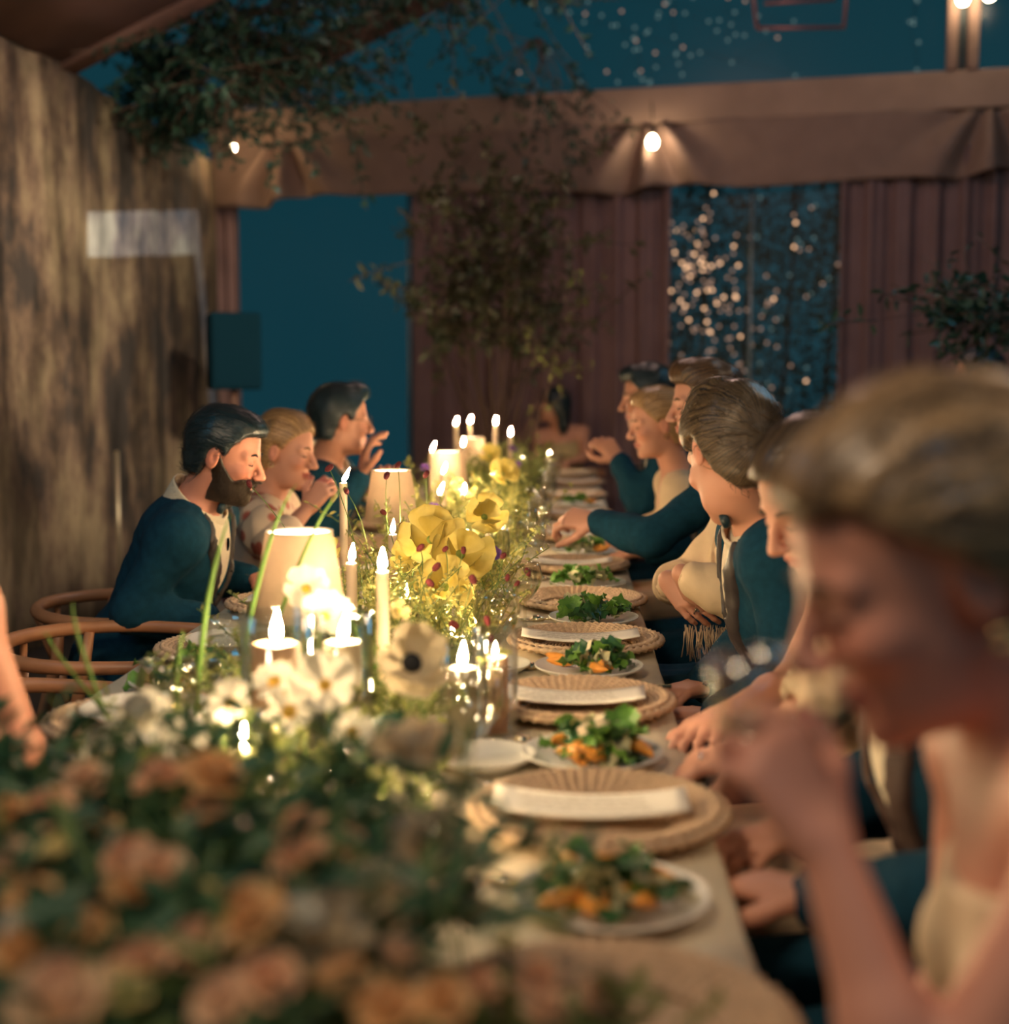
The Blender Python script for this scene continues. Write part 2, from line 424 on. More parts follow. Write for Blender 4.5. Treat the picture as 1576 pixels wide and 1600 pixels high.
    # ---- clothes
    def vcut(s, f, l, u, w0, bottom=.30):
        """<0 inside the open V at the front of a jacket"""
        w = np.clip((u - bottom) / (.98 - bottom), 0, 1.2) * w0
        return np.maximum(np.abs(l) - w, np.maximum(.02 - f, bottom - u))
    def suit(s, jm, sm, lm, vh=.0085, w0=.085, tie=True, trousers=True, cuff=True, bottom=.30, sleeves='LR'):
        lo, hi = s.bounds(.08)
        lo[2] = .40
        F = Field(lo, hi, vh); s.torso(F, .020); s.limbs(F, .014, .93, sleeves, .03)
        F.cap(s.tp(0, 0, -.02), s.tp(-.02, 0, -.12), .150, .155, .08)
        for S in s.S.values(): F.cap(s.tp(-.025, 0, .97), S, .040, .058, .04)
        X, Y, Z = F.grid(); F.f += np.float32(.007) * waves(X, Y, Z * .7, int(abs(s.N[1]) * 97) % 999, 38, 6) + np.float32(.003) * waves(X, Y, Z, int(abs(s.N[1]) * 31) % 999, 80, 5)
        F.cap(s.tp(-.012, 0, .80), s.hp(-.02, 0, -.06), .080, .080, .01, True)
        f, l, u = s.coords(F); vc = s.vcut(f, l, u, w0, bottom)
        base = F.f.copy()
        F.cut(-vc)
        v, q = F.mesh(); s.jacket = mk('jacket', v, q, jm, s.root)
        # lapels: a raised band along both edges of the opening
        F.f = base - np.float32(.007)
        band = np.maximum(-vc, vc - np.float32(.040) * np.clip((u - bottom) / .25, 0, 1) * np.clip((1.04 - u) / .12, .35, 1))
        F.cut(band); F.cut(.03 - f); F.cut(-base - np.float32(.012))
        v, q = F.mesh()
        if len(v): mk('lapel', v, q, lm, s.jacket)
        # shirt
        lo, hi = s.bounds(.04, False); hi = hi + (0, 0, .06)
        G = Field(lo, hi, vh * .9); s.torso(G, .009)
        G.cap(s.tp(-.02, 0, .90), s.hp(-.022, 0, -.02), .066, .066, .006, True)
        f, l, u = s.coords(G); G.cut(.12 - u); G.cut(np.abs(l) - .14)
        v, q = G.mesh(); s.shirt = mk('shirt', v, q, sm, s.root)
        ca, cb = s.tp(-.02, 0, .90), s.hp(-.022, 0, -.03); ax = nrm(cb - ca); K = Field(np.minimum(ca, cb) - .12, np.maximum(ca, cb) + .12, .0048)
        K.cap(ca, cb, .096, .080, 0); K.cap(ca - ax * .0, cb + ax * .1, .087, .0705, .002, True)
        X, Y, Z = K.grid(); al = (X - np.float32(ca[0])) * np.float32(ax[0]) + (Y - np.float32(ca[1])) * np.float32(ax[1]) + (Z - np.float32(ca[2])) * np.float32(ax[2])
        fr = (X - np.float32(ca[0])) * np.float32(s.T[0][0]) + (Y - np.float32(ca[1])) * np.float32(s.T[0][1]) + (Z - np.float32(ca[2])) * np.float32(s.T[0][2])
        K.cut(al - np.float32(.090) + fr * np.float32(.25)); K.cut(np.float32(.02) - al)
        v, q = K.mesh(); mk('shirt_collar', v, q, sm, s.shirt)
        c = s.tp(-.02, 0, .96) * .5 + s.hp(-.022, 0, -.07) * .5 + s.T[0] * .070
        s.throat = c
        if tie:
            G = Field(c - .08, c + .08, .004); Tn = s.T
            G.ell(c, (.010, .010, .010), Tn, .004)
            for sd in (-1, 1):
                G.cap(c, c + Tn[1] * sd * .045, .005, .017, .004); 
            dd = sum((g_ - np.float32(c[i])) * np.float32(Tn[0][i]) for i, g_ in enumerate(G.grid()))
            G.cut(np.abs(dd) - .009)
            v, q = G.mesh(); mk('bow_tie', v, q, mat('tie_satin', (.012, .030, .038), .35), s.root)
        if cuff:
            for sd, a in s.arms.items():
                if sd not in sleeves: continue
                E = V3(a[0]); Wr = V3(a[1]); mb = MB(); d = nrm(Wr - E)
                mb.tube([E + (Wr - E) * .90, E + (Wr - E) * .975, E + (Wr - E) * .98], [.036, .037, .030], 16); mb.build('shirt_cuff', sm, s.root)
        if trousers: s.trousers(jm)
    def trousers(s, m, r=.085, wide=1.0, vh=.013):
        f = s.R[0]; l = s.R[1]; P = s.base
        F = Field(np.minimum(P - .34, P + f * .55 - .30), np.maximum(P + .34, P + f * .55 + .30) + (0, 0, .42), vh)
        for sd in (-1, 1):
            hip = P + l * sd * .085 + (0, 0, .535); kn = P + f * .43 + l * sd * .12 * wide + (0, 0, .50); an = P + f * .40 + l * sd * .12 * wide + (0, 0, .07)
            F.cap(hip, kn, r * 1.05, r * .75, .03); F.cap(kn, an, r * .74, r * .55, .03)
        F.ell(P + (0, 0, .55), (.15, .18, .10), s.R, .05)
        v, q = F.mesh(); mk('trousers', v, q, m, s.root)
        for sd in (-1, 1):
            an = P + f * .40 + l * sd * .12 * wide; F = Field(an - .22, an + .22 + (0, 0, .1), .011)
            F.cap(an + f * -.04 + (0, 0, .035), an + f * .16 + (0, 0, .03), .038, .032, .02); F.cap(an + (0, 0, .04), an + (0, 0, .09), .04, .04, .02)
            X, Y, Z = F.grid(); F.cut(0.001 - Z + 0 * X + 0 * Y); v, q = F.mesh(); mk('shoe', v, q, mat('shoe_leather', (.02, .025, .03), .3), s.root)
    def skirt(s, m, vh=.014):
        f = s.R[0]; l = s.R[1]; P = s.base
        F = Field(np.minimum(P - .34, P + f * .6 - .34), np.maximum(P + .34, P + f * .6 + .34) + (0, 0, .45), vh)
        F.ell(P + (0, 0, .55), (.15, .175, .11), s.R, .05)
        for sd in (-1, 0, 1):
            kn = P + f * .42 + l * sd * .11 + (0, 0, .51)
            F.cap(P + l * sd * .09 + (0, 0, .54), kn, .09, .075, .06); F.cap(kn, P + f * .44 + l * sd * .15 + (0, 0, .10), .07, .09, .06)
        X, Y, Z = F.grid(); F.f += np.float32(.008) * waves(X, Y, Z * .15, 5, 40); F.cut(.03 - Z + 0 * X + 0 * Y)
        v, q = F.mesh(); mk('skirt', v, q, m, s.root)
    def top(s, m, name='dress_bodice', g=.008, ucut=.74, sleeves='', sfrac=1.0, sg=.012, vh=.008, folds=.003, vneck=0.0, skirt_m=None, scoop=0.0, seed=3, collar=False, bottom=-.1):
        lo, hi = s.bounds(.06, bool(sleeves)); lo[2] = min(lo[2], .40)
        F = Field(lo, hi, vh); s.torso(F, g)
        if sleeves: s.limbs(F, sg, sfrac, sleeves, .03)
        if ucut > .9: 
            for S in s.S.values(): F.cap(s.tp(-.025, 0, .97), S, .040, .056, .04)
        F.cap(s.tp(-.012, 0, .80), s.hp(-.02, 0, -.05), (.052 if s.fem else .066) + scoop, (.056 if s.fem else .070) + scoop, .01, True)
        X, Y, Z = F.grid(); F.f += np.float32(folds) * waves(X, Y, Z * .6, seed, 45, 7)
        f, l, u = s.coords(F)
        if ucut < .9: F.cut((u - ucut - np.float32(.10) * np.abs(l)) * .5)
        if vneck: F.cut(-s.vcut(f, l, u, vneck, .48))
        F.cut(bottom - u)
        v, q = F.mesh(); o = mk(name, v, q, m, s.root)
        s.skirt(skirt_m or m)
        return o
    # ---- hair
    def hair(s, m, line, t=.016, extra=(), cuts=(), name='hair', vh=.0055, groove=.0007, freq=70, flow='back', ears=True, noise=.003, seed=1, lean=(0, 0, 0), wisps=420, sf=30):
        lo = s.H - .22 * s.sc; hi = s.H + .22 * s.sc
        for e in extra:
            c = s.hp(*e[0]); lo = np.minimum(lo, c - max(e[1]) - .03); hi = np.maximum(hi, c + max(e[1]) + .03)
        F = Field(lo, hi, vh)
        F.ell(s.hp(-.016 + lean[0], lean[1], .036 + lean[2]), [s.sc * q + t for q in (.098, .076, .086)], s.HR, .01)
        F.ell(s.hp(-.045, 0, -.035), [s.sc * q + t * .7 for q in (.055, .060, .06)], s.HR, .03)
        F0 = None
        X, Y, Z = F.grid(); d = [X - np.float32(s.H[0]), Y - np.float32(s.H[1]), Z - np.float32(s.H[2])]
        x, y, z = [sum(d[i] * np.float32(s.HR[j][i]) for i in range(3)) / np.float32(s.sc) for j in range(3)]
        xs, zs = zip(*line)
        hl = np.interp(x, xs, zs).astype(np.float32)
        F.cut((hl - z) * np.float32(.7))
        if ears:
            for sd in (-1, 1): F.ell(s.hp(-.004, sd * .088, -.012), [s.sc * q for q in (.026, .022, .036)], s.HR, .006, True)
        for e in extra: F.ell(s.hp(*e[0]), e[1], s.HR if len(e) < 3 else rotzyx(*e[2]) @ s.HR, .022)
        for e in cuts: F.ell(s.hp(*e[0]), e[1], s.HR, .01, True)
        if flow == 'back': st = np.arctan2(y, z + .03)
        elif flow == 'down': st = np.arctan2(y, x + .01)
        else: st = (x * .5 + y * .9) * 12
        st = st + .12 * waves(x, y, z, seed + 20, 30, 4)
        F.f += np.float32(groove) * np.sin(st * freq).astype(np.float32) + np.float32(noise) * waves(X, Y, Z, seed, 55, 6)
        v, q = F.mesh()
        L = (v - s.H) @ s.HR.T / s.sc
        if flow == 'back': a = np.arctan2(L[:, 1], L[:, 2] + .03)
        elif flow == 'down': a = np.arctan2(L[:, 1], L[:, 0] + .01)
        else: a = (L[:, 0] * .5 + L[:, 1] * .9) * 12
        a = a * sf + .35 * np.sin(L[:, 0] * 34 + L[:, 2] * 25) + .15 * np.sin(L[:, 0] * 95 + 2) + np.random.RandomState(seed).normal(size=len(a)) * .25
        hobj = mk(name, v, q, m, s.root, True, {'strand': ('FLOAT', a)})
        s.strands(hobj, v, q, m, flow, seed, wisps)
        return hobj
    def strands(s, hobj, v, q, m, flow, seed, n, r0=.0007):
        """loose strands lying along the flow of the hair"""
        if n <= 0: return
        r = np.random.RandomState(seed + 5); fn = np.cross(v[q[:, 2]] - v[q[:, 0]], v[q[:, 3]] - v[q[:, 1]]); fn /= np.linalg.norm(fn, axis=1)[:, None] + 1e-9
        fc = v[q].mean(1); pick = r.choice(len(fc), n, replace=len(fc) < n); P = fc[pick]; N = fn[pick]
        L = (P - s.H) @ s.HR.T
        d0 = -s.HR[0] * .9 - s.HR[2] * .35 if flow == 'back' else -s.HR[2] * .9 - s.HR[0] * .2
        d = np.tile(d0, (n, 1)) + r.normal(size=(n, 3)) * .16; up = np.clip((L[:, 0] - .02) / .06, 0, 1)[:, None]
        if flow == 'back': d = d + s.HR[2][None] * up * 1.1
        d -= N * np.sum(d * N, 1)[:, None]; d /= np.linalg.norm(d, axis=1)[:, None] + 1e-9
        ln = r.uniform(.03, .065, n)[:, None]; k = 5; ctr = s.hp(-.016, 0, .02); V = []; at = []
        side = np.cross(N, d); off = r.uniform(-.001, .0045, n)[:, None]; rad0 = np.linalg.norm(P - ctr, axis=1)[:, None]
        for i in range(k):
            t = i / (k - 1); p = P + d * ln * (t - .3) + side * .004 * np.sin(t * 4 + r.rand(n)[:, None] * 6)
            w = p - ctr; w /= np.linalg.norm(w, axis=1)[:, None] + 1e-9
            p = p - N * (ln * (t - .3)) ** 2 * 4.0 + N * off
            rr = r0 * (1 - .7 * abs(t - .4))
            for c_, s_ in ((1, 0), (-.5, .87), (-.5, -.87)): V.append(p + (side * c_ + N * s_) * rr)
        V = np.stack(V, 1).reshape(-1, 3); b = np.arange(n)[:, None, None] * (k * 3)
        fq = np.array([[i * 3 + j, i * 3 + (j + 1) % 3, (i + 1) * 3 + (j + 1) % 3, (i + 1) * 3 + j] for i in range(k - 1) for j in range(3)])
        Q = (b + fq[None]).reshape(-1, 4)
        o = mk('loose_strands', V, Q, m, hobj, True, {'strand': ('FLOAT', np.repeat(r.rand(n) * 60, k * 3))}); o['kind'] = 'stuff'
    def brows(s, col, lash=True):
        bm = mat('brow_%d' % int(col[0] * 1000), col, .7)
        for sd in (-1, 1):
            mb = MB(); mb.tube([s.hp(.0885, sd * .014, .023), s.hp(.087, sd * .028, .028), s.hp(.074, sd * .045, .022)], [.0028 * s.sc, .0036 * s.sc, .0018 * s.sc], 6)
            mb.build('eyebrow', bm, s.root)
            if lash:
                mb = MB(); mb.tube([s.hp(.0835, sd * .019, -.001), s.hp(.0862, sd * .031, -.004), s.hp(.079, sd * .043, -.002)], [.0010, .0017, .0014], 6); mb.build('eyelashes', mat('lash', (.02, .02, .02), .6), s.root)
    def beard(s, m, t=.006):
        F = Field(s.H - .16, s.H + .16, .004)
        head_prims(F, s.H, s.HR, s.sc, t)
        F.cap(s.hp(.02, 0, -.09), s.hp(-.01, 0, -.115), .05, .05, .02)
        X, Y, Z = F.grid(); d = [X - np.float32(s.H[0]), Y - np.float32(s.H[1]), Z - np.float32(s.H[2])]
        x, y, z = [sum(d[i] * np.float32(s.HR[j][i]) for i in range(3)) / np.float32(s.sc) for j in range(3)]
        F.f += np.float32(.0018) * waves(X, Y, Z, 8, 300, 6)
        up = np.interp(x, [-.01, .02, .055, .075, .12], [.03, -.02, -.055, -.043, -.043]).astype(np.float32)
        F.cut(z - up); F.cut(-.012 - x + 0 * y); F.cut(-.125 - z + 0 * x)
        F.ell(s.hp(.092, 0, -.0655), [.02, .018, .006], s.HR, .004, True)
        v, q = F.mesh(); L = (v - s.H) @ s.HR.T
        mk('beard', v, q, m, s.root, True, {'strand': ('FLOAT', L[:, 0] * 900 + L[:, 1] * 500)})
    def earring(s, side, m=None):
        mb = MB(); c = s.hp(-.010, side * .083, -.048)
        mb.tube([c + .008 * V3((math.cos(a), math.sin(a) * .3, math.sin(a))) for a in np.linspace(0, 6.28, 13)[:-1]], .0022, 6, True)
        mb.build('earring', m or gold, s.root)
gold = mat('gold', (.85, .55, .22), .25, metal=1.0)
# ------------------------------------------------------------------ the tent
rnd = random.Random(11)
def wall_y(x): return 10.6 - .212 * (x + 2.67)
wdir = nrm((1, -.212, 0)); wnor = nrm((-.212, -1, 0))      # along the end wall, and out of it towards the table
def wp(x, z, out=0.0): return V3((x, wall_y(x), z)) + wnor * out
floor_m = mat('floor_boards', (.030, .034, .036), .55, scale=2.5, col2=(.055, .045, .040), stretch=(1, .2, 1), bump=.2)
mb = MB(); mb.box((0.5, 4.5, -.03), (9.5, 15, .06)); o = mb.build('floor', floor_m, smooth=False); tag(o, 'dark boarded floor of the dinner tent under the long table', kind='structure')
# canvas side wall: mottled, hanging in shallow folds
cv = mat('canvas', (.20, .135, .070), .9, coords='Object')
nt = cv.node_tree; b = nt.nodes['Principled BSDF']; tc = nt.nodes.new('ShaderNodeTexCoord')
def nz(scale, sx, det=5, rough=.6, off=(0, 0, 0)):
    mp = nt.nodes.new('ShaderNodeMapping'); mp.inputs['Location'].default_value = off; mp.inputs['Scale'].default_value = sx; nt.links.new(tc.outputs['Object'], mp.inputs[0])
    n = nt.nodes.new('ShaderNodeTexNoise'); n.inputs['Scale'].default_value = scale; n.inputs['Detail'].default_value = det; n.inputs['Roughness'].default_value = rough
    nt.links.new(mp.outputs[0], n.inputs['Vector']); return n.outputs['Fac']
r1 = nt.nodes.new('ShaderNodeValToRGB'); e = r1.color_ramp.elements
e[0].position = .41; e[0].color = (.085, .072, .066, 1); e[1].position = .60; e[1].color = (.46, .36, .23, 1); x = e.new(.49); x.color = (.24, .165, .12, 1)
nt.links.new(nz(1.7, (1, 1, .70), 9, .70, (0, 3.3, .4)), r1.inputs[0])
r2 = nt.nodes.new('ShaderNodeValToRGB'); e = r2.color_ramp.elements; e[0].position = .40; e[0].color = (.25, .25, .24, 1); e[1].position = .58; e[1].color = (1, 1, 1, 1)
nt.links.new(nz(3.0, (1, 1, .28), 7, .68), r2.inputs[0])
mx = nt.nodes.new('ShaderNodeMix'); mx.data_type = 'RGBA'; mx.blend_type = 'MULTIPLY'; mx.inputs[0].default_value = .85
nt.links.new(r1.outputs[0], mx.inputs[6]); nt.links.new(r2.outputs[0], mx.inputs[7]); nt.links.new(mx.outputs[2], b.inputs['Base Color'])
def grid_mesh(nu, nv, fn, close=False):
    V = [fn(i / (nu - 1), j / (nv - 1)) for i in range(nu) for j in range(nv)]
    Fc = [(i * nv + j, (i + 1) * nv + j, (i + 1) * nv + j + 1, i * nv + j + 1) for i in range(nu - 1) for j in range(nv - 1)]
    return V, Fc
def solid(o, t):
    m = o.modifiers.new('thickness', 'SOLIDIFY'); m.thickness = t; m.offset = 0; return o
def lw(u, v):
    y = -1.5 + u * 12.05; z = v * 3.0
    w = (.5 + .5 * v) * (.022 * math.sin(y * 5.3 + .8 * math.sin(y * 2.1)) + .006 * math.sin(y * 17 + z * .6))
    return (-2.67 + w, y, z)
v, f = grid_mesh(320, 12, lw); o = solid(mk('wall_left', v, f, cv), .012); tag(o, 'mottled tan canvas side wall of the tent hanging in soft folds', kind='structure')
# side wall of the far right, mostly unseen, closing the tent
drape_m = mat('drape_fabric', (.245, .15, .15), .85, var=.12, scale=3, bump=.15, bscale=160, transl=.12)
v, f = grid_mesh(120, 6, lambda u, v: (4.6 + .05 * math.sin(u * 90), 1.5 + u * 7.5, v * 3.0)); o = solid(mk('wall_right', v, f, drape_m), .01); tag(o, 'rosy brown fabric side wall of the tent', kind='structure')
# roof: cloth panel, dark clear bays, cloth covered rafters
roof_m = mat('roof_cloth', (.155, .085, .072), .9, var=.15, scale=2, bump=.1)
def roof_z(x): return 3.0 + .48 * (x + 2.67)
def roof_piece(name, y0, y1, label, x1=2.2, sag=.0, t=.02):
    v, f = grid_mesh(14, 8, lambda u, q: (-2.67 + u * (x1 + 2.67), y0 + q * (y1 - y0), roof_z(-2.67 + u * (x1 + 2.67)) - sag * math.sin(math.pi * q)))
    o = solid(mk(name, v, f, roof_m), t); tag(o, label, kind='structure'); return o
roof_piece('ceiling', 3.6, 7.25, 'brownish cloth ceiling panel sloping up from the canvas wall', sag=.05)
for k, (a, b_) in enumerate(((7.25, 7.42), (9.05, 9.42))):
    o = roof_piece('trim_%d' % (k + 1), a, b_, ['cloth wrapped rafter at the edge of the ceiling panel', 'cloth wrapped rafter close to the gable'][k], t=.08)
# right roof slope
v, f = grid_mesh(10, 10, lambda u, q: (2.2 + u * 2.4, 3.6 + q * 3.6, 5.33 - .95 * u)); o = solid(mk('ceiling', v, f, roof_m), .02); tag(o, 'brownish cloth ceiling slope over the far right side', kind='structure')
# end wall: beam, king post, valance, curtains, clear window
beam_m = mat('beam_cloth', (.36, .235, .18), .85, var=.12, scale=3, bump=.15, bscale=60)
def wall_box(name, x0, x1, z0, z1, d, m, label, out=0.0, parent=None):
    a = wp(x0, z0, out); b = wp(x1, z0, out); mb = MB(); c = (a + b) / 2; L = np.linalg.norm(b - a)
    R = Matrix.Rotation(math.atan2(wdir[1], wdir[0]), 3, 'Z')
    mb.box((c[0], c[1], (z0 + z1) / 2), (L, d, z1 - z0), R); o = mb.build(name, m, parent, False)
    bv = o.modifiers.new('soft_edge', 'BEVEL'); bv.width = .012; bv.segments = 2
    if parent is None: tag(o, label, kind='structure')
    return o
wall_box('trim_3', -2.72, 4.6, 3.14, 3.39, .14, beam_m, 'pale cloth wrapped beam across the end of the tent')
post_m = mat('post_cloth', (.26, .16, .125), .85, var=.1)
wall_box('trim_4', 2.50, 2.57, 3.39, 4.9, .12, post_m, 'king post standing on the beam, its left half', .02)
wall_box('trim_5', 2.63, 2.70, 3.39, 4.9, .12, post_m, 'king post standing on the beam, its right half', .02)
wall_box('trim_6', 2.57, 2.63, 3.39, 4.9, .05, mat('dark_slot', (.02, .03, .035), .5), 'dark slot running up the king post', .01)
# swagged valance: one length of cloth gathered at three points
val_m = mat('valance_cloth', (.28, .18, .145), .85, bump=.15, bscale=120, var=.08, transl=.05)
gath = [-2.12, .57, 2.78, 4.5]
def val(u, v):
    x = -2.7 + u * 7.2
    j = min(range(4), key=lambda q: abs(gath[q] - x)); d = x - gath[j]
    rad = math.exp(-(d / .42) ** 2)
    ang = math.atan2(d, .12 + v * .40)
    z = 3.16 - v * (.46 - .05 * math.sin(4.4 * d) * rad + .02 * math.sin(x * 1.7)) - .04 * rad * (1 - v)
    out = .06 + .03 * math.sin(x * 3) * v + rad * (.03 + .11 * math.cos(ang * 9)) * min(1, .35 + v)
    return tuple(wp(x, z, out))
v, f = grid_mesh(420, 14, val); o = solid(mk('valance', v, f, val_m), .008); tag(o, 'swagged cloth valance gathered at points under the tent beam', 'valance')
def curtain(x0, x1, label, z1=2.9, folds=7.0, amp=.05, out=-.02, m=drape_m, seed=0):
    r = random.Random(seed); ph = [r.random() * 6 for _ in range(3)]
    def fn(u, v):
        x = x0 + u * (x1 - x0)
        o_ = out + amp * (.6 + .4 * v) * (math.sin(u * folds * 6.28 + ph[0]) + .4 * math.sin(u * folds * 2.3 * 6.28 + ph[1])) * .6
        return tuple(wp(x, .01 + v * z1, o_))
    v, f = grid_mesh(max(40, int((x1 - x0) * 90)), 8, fn); o = solid(mk('curtain', v, f, m), .008); tag(o, label, 'curtain', 'curtains along the end wall'); return o
curtain(-2.70, -2.52, 'narrow reddish curtain strip in the corner beside the canvas wall', folds=2, seed=1)
curtain(-1.17, -.05, 'long rosy curtain behind the tall leafy branches', folds=6, seed=2)
curtain(-.04, .72, 'long rosy curtain hanging just left of the lit window', folds=4, amp=.06, seed=3)
curtain(1.86, 2.85, 'dark mauve curtain hanging just right of the lit window', folds=5, amp=.06, seed=4)
curtain(2.86, 4.55, 'dark mauve curtain in the far right corner', folds=8, amp=.06, seed=5)
vin = glass_mat('clear_vinyl', (.96, .98, .98), 1.35, .30, .10, .01)
for k, (x0, x1, z1, lab) in enumerate(((-2.52, -1.17, 2.8, 'tall dark clear tent panel left of the curtains'), (.70, 1.88, 2.85, 'clear tent window showing the glittering hedge outside'))):
    v, f = grid_mesh(14, 14, lambda u, q: tuple(wp(x0 + u * (x1 - x0), .3 + q * (z1 - .3), -.08 + .006 * math.sin(u * 9 + q * 5))))
    w = mk('window_%d' % (k + 1), v, f, vin); tag(w, lab, kind='structure')
    mb = MB(); 
    xm = x0 + (x1 - x0) * (.48 if k else .97)
    mb.tube([wp(xm, .3, -.09), wp(xm, z1, -.09)], .012, 8); mb.build('mullion', mat('mullion_metal', (.30, .34, .36), .35, metal=.6), w)
# gable glazing above the beam
v, f = grid_mesh(8, 8, lambda u, q: tuple(wp(-2.4 + u * 7, 3.39 + q * 1.9, -.05))); o = mk('window_3', v, f, vin); tag(o, 'clear gable panel above the beam with dark night behind', kind='structure')
# ground outside
mb = MB(); mb.box((0, 15, -.08), (30, 14, .06)); o = mb.build('ground', mat('night_lawn', (.01, .035, .03), .9, var=.3)); tag(o, 'dark lawn outside the tent', kind='structure')
# faint wire frame hanging in the gable
fm = mat('frame_metal', (.30, .12, .12), .4, metal=.5)
lf = thing('hanging_frame', 'thin reddish metal frame hanging under the roof ridge', 'frame', (1.5, 8.9, 3.5))
for pts in ([(1.10, 8.95, 4.1), (1.18, 8.95, 3.55)], [(1.75, 8.95, 4.1), (1.72, 8.95, 3.55)], [(1.22, 8.93, 3.70), (1.66, 8.93, 3.72)], [(1.18, 8.93, 3.55), (1.72, 8.93, 3.55)]):
    mb = MB(); mb.tube(pts, .012, 6); mb.build('bar', fm, lf)
mb = MB(); mb.tube([(1.10, 8.95, 4.1), (1.3, 8.95, 4.85), (1.75, 8.95, 4.1)], .004, 5); mb.build('hanging_wire', fm, lf)
# festoon bulbs
bulb_m = emis('bulb_glow', (1.0, .78, .48), 45)
def bulb(loc, label, hang, bm_=None, k=1.0):
    t = thing('festoon_bulb', label, 'light bulb', loc, 'bare festoon bulbs')
    mb = MB(); mb.lathe([(r_ * k, z_ * k) for r_, z_ in ((0.001, -.045), (.022, -.040), (.034, -.022), (.038, 0), (.032, .022), (.018, .040), (.012, .05))], 16, loc); mb.build('glass_bulb', bm_ or bulb_m, t)
    mb = MB(); mb.lathe([(.016, .045), (.017, .09), (.008, .10), (.001, .10)], 12, loc); mb.build('socket', mat('bulb_socket', (.02, .02, .02), .5), t)
    mb = MB(); mb.tube([V3(loc) + (0, 0, .09), V3(loc) + V3(hang)], .004, 5); mb.build('cable', mat('cable', (.02, .02, .02), .6), t)
bulb((.575, 9.68, 2.985), 'single bare glowing bulb hanging before the swagged valance', (0, .12, .30))
bulb((2.545, 9.30, 3.815), 'bare glowing bulb beside the king post, the left one of the pair', (.05, .02, .8))
bulb((2.705, 9.27, 3.835), 'bare glowing bulb beside the king post, the right one of the pair', (.05, .02, .8))
bulb((-2.42, 10.05, 3.03), 'small added bulb in the corner lighting the gathered end of the valance', (0, .1, .2), emis('added_bulb_glow', (1.0, .70, .36), 420), .42)  # put in so the valance folds catch light
# thin steel upright against the canvas
mb = MB(); mb.tube([(-2.56, 7.72, 0), (-2.56, 7.72, .95)], .014, 8); mb.box((-2.56, 7.72, .01), (.2, .2, .02)); o = mb.build('tent_pole', mat('pole_metal', (.5, .42, .30), .35, metal=.7)); tag(o, 'thin upright metal pole standing against the canvas wall', 'pole')
# loudspeaker on a stand
sp = thing('loudspeaker', 'black loudspeaker box on its stand beside the canvas wall', 'speaker', (-2.02, 8.3, 0))
blk = mat('speaker_black', (.005, .026, .044), .9, bump=.1, bscale=200, spec=.03)
mb = MB(); mb.box((-2.02, 8.3, 1.525), (.30, .30, .46), Matrix.Rotation(.35, 3, 'Z')); o = mb.build('cabinet', blk, sp, False); bv = o.modifiers.new('edge', 'BEVEL'); bv.width = .02; bv.segments = 3
g = MB(); g.box((-1.97, 8.155, 1.525), (.25, .012, .40), Matrix.Rotation(.35, 3, 'Z')); g.build('grille', mat('grille', (.005, .026, .044), .9, bump=.4, bscale=300, spec=.03), sp, False)
mb = MB(); mb.tube([(-2.02, 8.3, .35), (-2.02, 8.3, 1.3)], .02, 10); mb.build('stand_pole', mat('stand_metal', (.35, .2, .16), .4, metal=.5), sp)
for a in (0, 2.09, 4.19):
    mb = MB(); mb.tube([(-2.02, 8.3, .75), (-2.02 + .45 * math.cos(a), 8.3 + .45 * math.sin(a), .01)], .012, 8); mb.build('leg', mat('stand_metal'), sp)

# projector throwing a pale L of light on the canvas
pj = thing('projector', 'small dark projector on a stand on the far right side', 'projector', (2.3, 1.5, 0))
mb = MB(); mb.box((2.3, 1.5, 1.95), (.30, .26, .11), Matrix.Rotation(.7, 3, 'Z')); mb.build('housing', blk, pj, False)
mb = MB(); mb.tube([(2.3, 1.5, 0), (2.3, 1.5, 1.9)], .02, 8); mb.build('stand_pole', mat('stand_metal'), pj)
mb = MB(); mb.lathe([(.001, 0), (.18, 0), (.18, .02), (.001, .03)], 16, (2.3, 1.5, 0)); mb.build('foot_plate', mat('stand_metal'), pj)
pl = light('SPOT', 'projector_beam', (2.15, 1.65, 1.99), 4600, (.62, .80, 1.0), .002, (-2.67, 9.15, 1.90), spot_size=.62, spot_blend=0.0)
pl.parent = pj; pl.matrix_parent_inverse = Matrix.Translation((-2.3, -1.5, 0))
L = pl.data; L.use_nodes = True; nt = L.node_tree; em = nt.nodes['Emission']
rot = pl.rotation_euler.to_matrix().transposed()
tl = rot @ (Vector((-2.67, 9.96, 2.58)) - Vector((2.15, 1.65, 1.99)))
def slide(x, y, z):
    q = rot @ (Vector((x, y, z)) - Vector((2.15, 1.65, 1.99))); return q.x / -q.z, q.y / -q.z
TL = slide(-2.67, 7.64, 2.28); TR = slide(-2.67, 9.96, 2.58); BL = slide(-2.67, 7.62, 2.03); BR = slide(-2.67, 9.85, 2.25); FR = slide(-2.67, 10.45, 1.1)
geo = nt.nodes.new('ShaderNodeTexCoord'); sep = nt.nodes.new('ShaderNodeSeparateXYZ'); nt.links.new(geo.outputs['Normal'], sep.inputs[0])
def mth(op, a, b=None, c=None):
    n = nt.nodes.new('ShaderNodeMath'); n.operation = op
    for i, q in enumerate((a, b, c)):
        if q is None: continue
        if isinstance(q, (int, float)): n.inputs[i].default_value = q
        else: nt.links.new(q, n.inputs[i])
    return n.outputs[0]
zz = mth('MULTIPLY', sep.outputs[2], -1.0); sx = mth('DIVIDE', sep.outputs[0], zz); sy = mth('DIVIDE', sep.outputs[1], zz)
